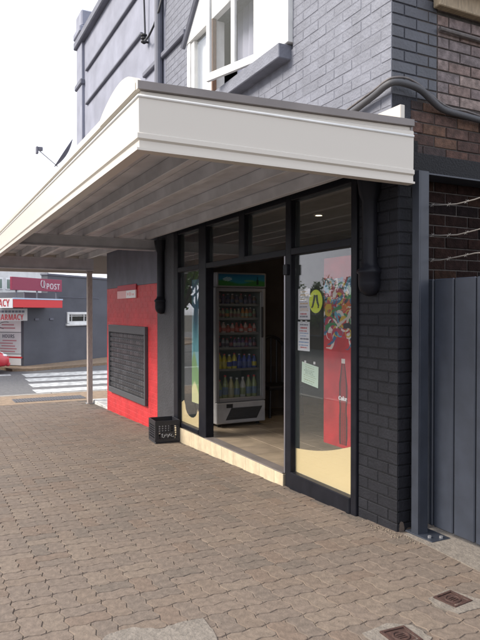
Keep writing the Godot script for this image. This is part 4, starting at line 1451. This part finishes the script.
func make_cables():
	var c := thing("conduit", Vector3(3.05, 3.2, -4.2), "grey conduit and cable looping round the wall corner over the awning", "conduit")
	T = Transform3D(Basis(), -Vector3(3.05, 3.2, -4.2))
	var run := [Vector3(3.06, 3.17, -6.5), Vector3(3.06, 3.18, -4.6), Vector3(3.055, 3.22, -4.15), Vector3(3.05, 3.285, -3.75), Vector3(3.045, 3.315, -3.6), Vector3(3.08, 3.33, -3.54), Vector3(3.2, 3.33, -3.53), Vector3(3.33, 3.31, -3.535), Vector3(3.45, 3.25, -3.54), Vector3(3.53, 3.215, -3.545), Vector3(3.62, 3.20, -3.55), Vector3(3.8, 3.19, -3.55), Vector3(4.6, 3.15, -3.55), Vector3(6.5, 3.13, -3.55)]
	run = smooth_path(run)
	var st := mb()
	st.set_smooth_group(1)
	tube(st, run, 0.026, 10)
	obj("thick_conduit", st, M.cable, c)
	st = mb()
	st.set_smooth_group(1)
	var thin := []
	for p in run: thin.append(p + Vector3(-0.012, 0.034, 0.006) + Vector3(0, 0.006 * sin(p.x * 20 + p.z * 7), 0))
	tube(st, thin, 0.009, 6)
	obj("thin_cable", st, M.lead, c)
	T = Transform3D()
	# pipe higher on the alley wall
	var hp := mb()
	tube(hp, [Vector3(3.55, 3.83, -3.57), Vector3(6.4, 3.80, -3.57)], 0.016, 8)
	var o := obj("wall_pipe", hp, M.lead)
	tag(o, "thin weathered pipe along the unpainted brick side wall", "pipe")
	# service cable with insulators
	var s := thing("service_cable", Vector3(FX - 0.05, 5.8, -9.15), "black overhead service cable with insulator looping to the grey wall", "cable")
	st = mb()
	tube(st, [Vector3(0.0, 0.05, 0.0), Vector3(-0.03, 0.8, 0.02), Vector3(-0.1, 3.0, 0.1)], 0.014, 6)
	obj("drop_wire", st, M.dark_cable, s)
	st = mb()
	st.set_smooth_group(1)
	tube(st, [Vector3(0, 0.02, 0), Vector3(-0.05, -0.07, 0.15), Vector3(-0.06, -0.08, 0.35), Vector3(-0.05, 0.0, 0.55), Vector3(-0.03, 0.15, 0.7), Vector3(0.0, 0.32, 0.76), Vector3(0.02, 0.38, 0.7), Vector3(0.02, 0.3, 0.6), Vector3(0.0, 0.0, 0.56), Vector3(0.0, -0.8, 0.55)], 0.016, 7)
	obj("looped_wire", st, M.dark_cable, s)
	st = mb()
	for k in 3: lathe(st, [Vector2(0.02, -0.05 + k * 0.05), Vector2(0.05, -0.03 + k * 0.05), Vector2(0.05, -0.015 + k * 0.05), Vector2(0.02, 0.0 + k * 0.05)], Vector3(-0.02, 0, 0), 10)
	tube(st, [Vector3(0.05, -0.02, 0), Vector3(-0.04, -0.02, 0)], 0.016, 6)
	obj("insulator", st, M.dark_cable, s)
	# satellite dish on a bracket fixed to the far corner of the wall
	var d := thing("satellite_dish", Vector3(2.6, 4.66, -13.33), "grey satellite dish on an arm at the far wall corner", "dish")
	st = mb()
	tube(st, [Vector3(0.5, -0.1, 0), Vector3(0.3, -0.1, 0), Vector3(0.2, 0.02, 0.02), Vector3(0.13, 0.25, 0.05)], 0.018, 8)
	obj("bracket", st, M.galvanised, d)
	st = mb()
	st.set_smooth_group(1)
	var ax := (Vector3(-0.80, 0.49, -0.05)).normalized()
	var u := ax.cross(Vector3.UP).normalized()
	var v := u.cross(ax)
	T = Transform3D(Basis(u, ax, v), Vector3(0.09, 0.28, 0.06))
	var prof := []
	for k in 7: prof.append(Vector2(0.34 * k / 6.0, 0.07 * pow(k / 6.0, 2)))
	prof.append(Vector2(0.35, 0.07))
	for k in 7: prof.append(Vector2(0.345 * (6 - k) / 6.0, 0.07 * pow((6 - k) / 6.0, 2) - 0.01))
	lathe(st, prof, Vector3.ZERO, 24)
	obj("reflector", st, mat("", lin(0.2, 0.2, 0.23), 0.6), d)
	T = Transform3D()
	st = mb()
	tube(st, [Vector3(0.16, 0.1, 0.02), Vector3(0.05, -0.03, 0), Vector3(0.0, -0.02, 0.0), Vector3(-0.40, 0.36, -0.19)], 0.011, 6)
	obj("arm", st, M.galvanised, d)
	st = mb()
	bx(st, Vector3(-0.48, 0.30, -0.24), Vector3(-0.43, 0.45, -0.15), 0.01)
	bx(st, Vector3(-0.435, 0.37, -0.23), Vector3(-0.34, 0.45, -0.16), 0.01)
	obj("receiver", st, mat("", lin(0.16, 0.16, 0.19), 0.6), d)

# ---------------------------------------------------------------- across the cross street
func make_far_side():
	# local frame: x along the grey wall, z outwards, origin at the wall's street corner
	var turn := deg_to_rad(38.46)
	var org := Vector3(3.27, -0.325, -23.71)
	var b := thing("pharmacy_building", org, "low grey pharmacy building across the street with red awning", "building", "", turn)
	var st := mb()
	bx(st, Vector3(0, 0, -12), Vector3(16, 2.7, -0.3))
	bx(st, Vector3(0, 0, -0.3), Vector3(1.25, 2.7, 0))
	bx(st, Vector3(1.25, 0, -0.3), Vector3(16, 3.38, -0.02))
	bx(st, Vector3(1.25, 0, -0.02), Vector3(2.4, 3.38, 0))
	bx(st, Vector3(3.6, 0, -0.02), Vector3(16, 3.38, 0))
	bx(st, Vector3(2.4, 0, -0.02), Vector3(3.6, 1.46, 0))
	bx(st, Vector3(2.4, 1.92, -0.02), Vector3(3.6, 3.38, 0))
	obj("wall", st, M.far_grey, b)
	box("parapet_cap", Vector3(1.22, 3.38, -0.34), Vector3(16, 3.46, 0.04), M.trim_paint, b, 0.01)
	box("conduit_line", Vector3(1.9, 2.55, 0.0), Vector3(4.4, 2.57, 0.02), M.trim_paint, b, 0.0)
	for x in [0.55, 1.35]:
		box("wall_vent", Vector3(x, 1.66, 0.0), Vector3(x + 0.2, 1.74, 0.03), M.trim_paint, b, 0.005)
	# window
	var w := Node3D.new()
	w.name = "window"
	b.add_child(w)
	box("pane", Vector3(2.42, 1.48, -0.018), Vector3(3.6, 1.92, -0.012), M.dark_glass, w, 0.0)
	st = mb()
	bx(st, Vector3(2.34, 1.87, -0.01), Vector3(3.66, 1.97, 0.05), 0.006)
	bx(st, Vector3(2.34, 1.52, -0.01), Vector3(2.45, 1.87, 0.05), 0.006)
	bx(st, Vector3(3.55, 1.52, -0.01), Vector3(3.66, 1.87, 0.05), 0.006)
	bx(st, Vector3(2.45, 1.46, -0.01), Vector3(3.55, 1.60, 0.04), 0.006)
	for x in [2.6, 3.38]: bx(st, Vector3(x, 1.60, -0.01), Vector3(x + 0.03, 1.87, 0.03), 0.003)
	bx(st, Vector3(2.45, 1.80, -0.01), Vector3(3.55, 1.82, 0.03), 0.003)
	obj("frame", st, M.white_paint, w)
	box("sill", Vector3(2.28, 1.42, -0.01), Vector3(3.72, 1.50, 0.08), M.white_paint, w, 0.006)
	# awning round the corner: red along the wall, white on the shop side
	var aw := Node3D.new()
	aw.name = "corner_awning"
	b.add_child(aw)
	var zc := 0.8
	box("awning_slab", Vector3(-1.32, 2.14, -6), Vector3(1.12, 2.30, zc - 0.01), mat("", lin(0.3, 0.3, 0.34), 0.6), aw, 0.0)
	box("red_fascia", Vector3(-1.33, 2.13, zc - 0.01), Vector3(1.13, 2.41, zc + 0.02), M.sign_red, aw, 0.004)
	box("pale_flashing", Vector3(-1.34, 2.412, zc - 0.02), Vector3(1.15, 2.46, zc + 0.03), M.pale_blue, aw, 0.004)
	box("white_fascia", Vector3(-1.345, 2.11, -6), Vector3(-1.322, 2.45, zc - 0.012), M.sign_white, aw, 0.003)
	lettering("lettering", "PHARMACY", Vector3(-1.35, 2.28, zc - 0.86), Vector3(0, 0, 1), 0.24, M.text_red, aw, "Droid Sans", true, 0.8)
	for z in [-3.0, 0.2]:
		box("tie_rod", Vector3(-0.2, 2.3, z - 0.02), Vector3(-0.17, 2.7, z + 0.02), M.trim_paint, aw, 0.0)
	# shop side wall with white poster panels
	var ps := Node3D.new()
	ps.name = "poster_wall"
	b.add_child(ps)
	box("panel", Vector3(-0.03, 0.02, -1.5), Vector3(-0.004, 0.42, -0.12), M.sign_white, ps, 0.003)
	box("panel", Vector3(-0.03, 0.44, -1.5), Vector3(-0.004, 1.22, -0.12), mat("", lin(0.62, 0.62, 0.63), 0.6), ps, 0.003)
	box("panel", Vector3(-0.03, 1.24, -1.5), Vector3(-0.004, 1.68, -0.12), M.sign_white, ps, 0.003)
	box("red_stripe", Vector3(-0.034, 0.28, -1.5), Vector3(-0.031, 0.34, -0.05), M.sign_red, ps, 0.001)
	lettering("lettering", "HOURS", Vector3(-0.033, 1.08, -0.72), Vector3(0, 0, 1), 0.13, M.text_dark, ps)
	st = mb()
	rng.seed = 66
	var ink := mat("", lin(0.5, 0.22, 0.25), 0.6)
	for k in 7:
		var y: float = 0.50 + k * 0.1 if k < 5 else 1.36 + (k - 5) * 0.12
		box("printed_line", Vector3(-0.033, y, -1.2 + rng.randf() * 0.2), Vector3(-0.0302, y + 0.045, -0.3 - rng.randf() * 0.2), ink, ps, 0.0)
	st = mb()
	var arc := []
	for k in 12: arc.append(Vector3(-0.032, 1.48 + 0.13 * sin(PI * 0.35 + k * 0.3), -0.85 + 0.33 * cos(PI * 0.35 + k * 0.3)))
	tube(st, arc, 0.012, 4)
	obj("emblem_arc", st, M.text_dark, ps)
	# hanging sign under the awning
	var r := Transform3D(Basis(Vector3.UP, turn), org)
	var h := thing("hanging_sign", r * Vector3(-0.66, 1.66, 0.25), "white and grey pharmacy sign hanging below the red awning", "sign", "", turn)
	box("board", Vector3(-1.2, 0, -0.03), Vector3(0.55, 0.44, 0.03), mat("", lin(0.5, 0.49, 0.48), 0.6), h, 0.005)
	lettering("lettering", "PHARMACY", Vector3(-0.36, 0.13, 0.035), Vector3.RIGHT, 0.2, M.text_red, h, "Droid Sans", true, 0.95)
	st = mb()
	for k in 8: bx(st, Vector3(-0.85 + k * 0.16, 0.29, 0.03), Vector3(-0.72 + k * 0.16, 0.37, 0.034))
	obj("faded_line", st, M.text_dark, h)
	for x in [-1.0, 0.4]:
		box("hanger", Vector3(x - 0.01, 0.44, -0.01), Vector3(x + 0.01, 0.485, 0.01), M.galvanised, h, 0.0)
	# post office sign on the awning
	var p := thing("post_sign", r * Vector3(-0.07, 2.46, 0.70), "maroon post sign with round emblem standing on the awning", "sign", "", turn)
	box("board", Vector3(-1.25, 0.27, -0.05), Vector3(1.26, 0.72, 0.05), M.sign_maroon, p, 0.006)
	for x in [-1.0, 0.0, 1.0]:
		box("stay", Vector3(x - 0.02, -0.01, -0.03), Vector3(x + 0.02, 0.27, 0.01), M.trim_paint, p, 0.0)
	lettering("lettering", "POST", Vector3(0.77, 0.45, 0.052), Vector3.RIGHT, 0.21, M.sign_grey_text, p, "Droid Sans", true, 1.05)
	st = mb()
	var ring := []
	for k in 15: ring.append(Vector3(0.23 + 0.1 * cos(PI * 0.62 + k * 0.40), 0.53 + 0.13 * sin(PI * 0.62 + k * 0.40), 0.055))
	tube(st, ring, 0.02, 5)
	tube(st, [Vector3(0.27, 0.62, 0.055), Vector3(0.27, 0.44, 0.055), Vector3(0.34, 0.37, 0.055)], 0.018, 5)
	obj("emblem", st, M.sign_grey_text, p)
	# white upper storey behind
	var wb := thing("white_building", r * Vector3(2.5, 2.7, -3.0), "white rendered upper storey set back behind the grey pharmacy wall", "building", "", turn)
	box("wall", Vector3(-2.4, 0.002, -6), Vector3(2.2, 1.15, 0), M.white_paint, wb, 0.02)
	for x in [-1.3, -0.4]:
		var wn := box("window", Vector3(x, 0.2, -0.02), Vector3(x + 0.75, 0.68, 0.03), M.sign_white, wb, 0.01)
		box("pane", Vector3(x + 0.06, 0.25, 0.031), Vector3(x + 0.69, 0.63, 0.036), mat("", lin(0.2, 0.26, 0.22), 0.15), wn, 0.0)
	box("roof", Vector3(-2.5, 1.15, -6.1), Vector3(2.3, 1.2, 0.1), M.white_paint, wb, 0.01)

func make_car():
	var c := thing("parked_car", Vector3(0.55, -0.416, -22.68), "red hatchback car waiting beside the zebra crossing", "car")
	# body lofted along x from half profiles
	var st := mb()
	st.set_smooth_group(1)
	var secs := [[-2.0, 0.32, 0.72, 0.72], [-1.9, 0.22, 0.98, 0.78], [-1.3, 0.2, 0.98, 0.83], [0.0, 0.18, 0.96, 0.84], [0.9, 0.2, 0.93, 0.83], [1.5, 0.22, 0.80, 0.80], [1.85, 0.25, 0.66, 0.74], [2.02, 0.3, 0.56, 0.6]]
	var rings := []
	for s in secs:
		var r := []
		var w: float = s[3]
		var lo: float = s[1]
		var hi: float = s[2]
		for q in [[-0.9, 0.0], [-1.0, 0.15], [-1.0, 0.6], [-0.95, 0.85], [-0.82, 1.0], [0.82, 1.0], [0.95, 0.85], [1.0, 0.6], [1.0, 0.15], [0.9, 0.0]]:
			r.append(Vector3(s[0], lo + (hi - lo) * q[1], w * q[0]))
		rings.append(r)
	for i in rings.size() - 1:
		for k in 10:
			quad(st, rings[i][k], rings[i + 1][k], rings[i + 1][(k + 1) % 10], rings[i][(k + 1) % 10])
	for e in [0, rings.size() - 1]:
		for k in range(1, 9): tri(st, rings[e][0], rings[e][k], rings[e][k + 1])
	obj("body", st, M.car_red, c)
	st = mb()
	st.set_smooth_group(1)
	var cab := [[-1.8, 0.98, 1.02, 0.72], [-1.35, 0.97, 1.42, 0.62], [-0.6, 0.96, 1.48, 0.60], [0.1, 0.95, 1.44, 0.60], [0.95, 0.92, 0.97, 0.72]]
	rings = []
	for s in cab:
		rings.append([Vector3(s[0], s[1] - 0.02, -s[3] - 0.12), Vector3(s[0], s[2] - 0.03, -s[3]), Vector3(s[0], s[2], -s[3] + 0.08), Vector3(s[0], s[2], s[3] - 0.08), Vector3(s[0], s[2] - 0.03, s[3]), Vector3(s[0], s[1] - 0.02, s[3] + 0.12)])
	for i in 4:
		for k in 5: quad(st, rings[i][k], rings[i + 1][k], rings[i + 1][k + 1], rings[i][k + 1])
	obj("cabin_glass", st, mat("", lin(0.02, 0.022, 0.025), 0.08), c)
	box("roof", Vector3(-1.3, 1.445, -0.56), Vector3(0.05, 1.5, 0.56), M.car_red, c, 0.02)
	for z in [-0.55, 0.55]:
		st = mb()
		T = Transform3D(Basis().scaled(Vector3(0.16, 0.07, 0.17)), Vector3(1.82, 0.6, z * 0.98))
		lathe(st, [Vector2(0, -1), Vector2(0.7, -0.7), Vector2(1, 0), Vector2(0.7, 0.7), Vector2(0, 1)], Vector3.ZERO, 12)
		T = Transform3D()
		obj("headlight", st, M.sign_white, c)
	box("bumper", Vector3(1.9, 0.24, -0.62), Vector3(2.06, 0.4, 0.62), M.car_red, c, 0.05)
	box("grille", Vector3(2.0, 0.41, -0.35), Vector3(2.04, 0.5, 0.35), M.rubber, c, 0.01)
	for x in [-1.25, 1.28]:
		for z in [-0.76, 0.76]:
			var s: float = sign(z)
			st = mb()
			st.set_smooth_group(1)
			tube(st, [Vector3(x, 0.30, z - 0.1 * s), Vector3(x, 0.30, z + 0.09 * s)], 0.30, 22)
			var wl := obj("wheel", st, M.rubber, c)
			st = mb()
			tube(st, [Vector3(x, 0.30, z + 0.085 * s), Vector3(x, 0.30, z + 0.10 * s)], 0.20, 16)
			obj("rim", st, M.rim, wl)

# ---------------------------------------------------------------- yellow disc painted as a crossing sign reflected in the window
func make_reflected_sign():
	var s := thing("reflected_sign_disc", Vector3(FX + 0.037, 1.745, -4.645), "round yellow disc painted as a crossing sign with walking legs reflected in the window", "painted_reflection")
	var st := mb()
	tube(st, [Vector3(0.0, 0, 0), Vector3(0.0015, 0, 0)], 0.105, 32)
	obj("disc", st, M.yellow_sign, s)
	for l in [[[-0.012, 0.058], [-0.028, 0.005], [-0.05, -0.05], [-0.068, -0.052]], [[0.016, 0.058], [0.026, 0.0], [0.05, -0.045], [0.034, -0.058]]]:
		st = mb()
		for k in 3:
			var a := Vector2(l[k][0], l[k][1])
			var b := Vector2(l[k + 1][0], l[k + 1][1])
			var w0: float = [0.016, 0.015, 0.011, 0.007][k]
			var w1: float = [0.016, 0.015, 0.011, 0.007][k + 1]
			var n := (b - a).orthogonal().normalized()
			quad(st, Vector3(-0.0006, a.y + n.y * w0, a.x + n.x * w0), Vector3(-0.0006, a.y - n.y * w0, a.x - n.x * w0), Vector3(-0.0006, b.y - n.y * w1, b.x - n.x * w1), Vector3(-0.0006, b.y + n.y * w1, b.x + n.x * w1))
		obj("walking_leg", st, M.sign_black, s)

# ---------------------------------------------------------------- beyond the frame, mirrored in the glass
func make_tree(at: Vector3, h: float, w: float, n: int, sd: int, leaf: String, label: String):
	var t := thing("street_tree", at, label, "tree", "trees across the main street")
	rng.seed = sd
	var st := mb()
	st.set_smooth_group(1)
	var th := h * 0.38
	tube(st, [Vector3.ZERO, Vector3(0.05, th * 0.5, 0.03), Vector3(0, th, 0)], [0.16 * h / 6, 0.12 * h / 6, 0.1 * h / 6], 10)
	var tips := []
	for k in 9:
		var a := TAU * k / 9.0 + rng.randf() * 0.5
		var e := Vector3(cos(a) * w * rng.randf_range(0.4, 0.9), th + h * rng.randf_range(0.12, 0.5), sin(a) * w * rng.randf_range(0.4, 0.9))
		tube(st, [Vector3(0, th * 0.9, 0), e * 0.5 + Vector3(0, th * 0.4, 0), e], [0.06, 0.045, 0.015], 6)
		tips.append(e)
	obj("trunk", st, M.bark, t)
	var lf := mb()
	var clumps := []
	for k in 34:
		var e: Vector3 = tips[rng.randi() % tips.size()]
		clumps.append([e + Vector3(rng.randfn(0, w * 0.3), rng.randfn(0, h * 0.1), rng.randfn(0, w * 0.3)), rng.randf_range(0.22, 0.5) * h / 6])
	for k in n:
		var c: Array = clumps[k % clumps.size()]
		var d: Vector3 = Vector3(rng.randfn(), rng.randfn() * 0.8, rng.randfn()).normalized() * pow(rng.randf(), 0.4) * float(c[1])
		var p: Vector3 = c[0] + d * 1.6
		var a := Vector3(rng.randfn(), rng.randfn(), rng.randfn()).normalized()
		var b := a.cross(Vector3(rng.randfn(), rng.randfn(), rng.randfn())).normalized()
		var s := rng.randf_range(0.05, 0.11) * h / 6
		quad(lf, p - a * s * 1.6, p + b * s * 0.7, p + a * s * 1.6, p - b * s * 0.7)
	var cr := obj("crown", lf, M[leaf], t)
	cr.set_meta("kind", "stuff")

func make_opposite():
	make_tree(Vector3(-3.2, -0.62, -24.0), 6.6, 2.4, 9000, 1, "leaf1", "tall leafy tree at the corner across the main street")
	make_tree(Vector3(-6.5, -0.62, -30.0), 7.0, 2.6, 7000, 2, "leaf0", "broad dark tree beside the tall corner tree")
	make_tree(Vector3(-15.0, -0.62, -28.0), 3.9, 2.4, 5000, 3, "leaf2", "dark tree rising behind the low brick shops")
	make_tree(Vector3(-16.5, -0.62, -22.0), 4.0, 2.4, 5000, 4, "leaf0", "spreading tree behind the brick shops, nearer the driveway end")
	make_tree(Vector3(-16.0, -0.62, -35.0), 4.3, 2.6, 5000, 7, "leaf1", "pale tree behind the far end of the brick shops")
	var n := thing("brick_shops", Vector3(-13.0, -0.3, -27.0), "low row of dark brick shops across the main street", "building")
	box("wall", Vector3(-4, -0.3, -17), Vector3(0, 2.4, 17), M.red_brick1, n, 0.01)
	box("parapet", Vector3(-4.1, 2.4, -17.1), Vector3(0.1, 2.55, 17.1), M.trim_paint, n, 0.02)
	for k in 8:
		var z := -15.5 + k * 4.0
		var w := box("shop_window", Vector3(-0.01, 0.6, z), Vector3(0.04, 2.1, z + 2.6), M.trim_paint, n, 0.01)
		box("pane", Vector3(0.041, 0.68, z + 0.08), Vector3(0.046, 2.02, z + 2.52), M.dark_glass, w, 0.0)

# ----------------------------------------------------------------
func _ready():
	# camera
	cam = Camera3D.new()
	cam.name = "camera"
	add_child(cam)
	cam.position = EYE
	cam.rotation_degrees = Vector3(-0.74, -YAW, 0)
	cam.fov = 54.6
	cam.far = 900
	cam.near = 0.05
	cam.current = true
	# overcast sky
	var env := Environment.new()
	env.background_mode = Environment.BG_SKY
	var sm := ProceduralSkyMaterial.new()
	sm.sky_top_color = Color(0.90, 0.93, 0.99)
	sm.sky_horizon_color = Color(0.97, 0.97, 1.0)
	sm.sky_curve = 0.3
	sm.ground_bottom_color = Color(0.4, 0.38, 0.36)
	sm.ground_horizon_color = Color(0.8, 0.8, 0.8)
	sm.sky_energy_multiplier = 1.0
	sm.sun_angle_max = 1.0
	var sky := Sky.new()
	sky.sky_material = sm
	env.sky = sky
	env.background_energy_multiplier = 0.5
	env.tonemap_mode = Environment.TONE_MAPPER_LINEAR
	env.tonemap_exposure = 3.8
	env.sdfgi_enabled = true
	env.ssao_enabled = true
	env.ssil_enabled = true
	var we := WorldEnvironment.new()
	we.name = "world_environment"
	we.environment = env
	add_child(we)
	var sun := DirectionalLight3D.new()
	sun.name = "sun"
	add_child(sun)
	sun.look_at_from_position(Vector3(-7, 5.6, -2.4), Vector3.ZERO, Vector3.UP)
	sun.light_energy = 0.5
	sun.light_angular_distance = 25.0
	sun.light_color = Color(1.0, 0.97, 0.93)
	sun.shadow_enabled = true
	# materials, then the place, large to small
	make_materials()
	make_ground()
	make_paving()
	make_building()
	make_awning()
	make_shopfront()
	make_interior()
	make_far_side()
	make_opposite()
	make_fence()
	make_letterboxes()
	make_fridge()
	make_poster()
	make_crate()
	make_pit_covers()
	make_cables()
	make_car()
	make_reflected_sign()
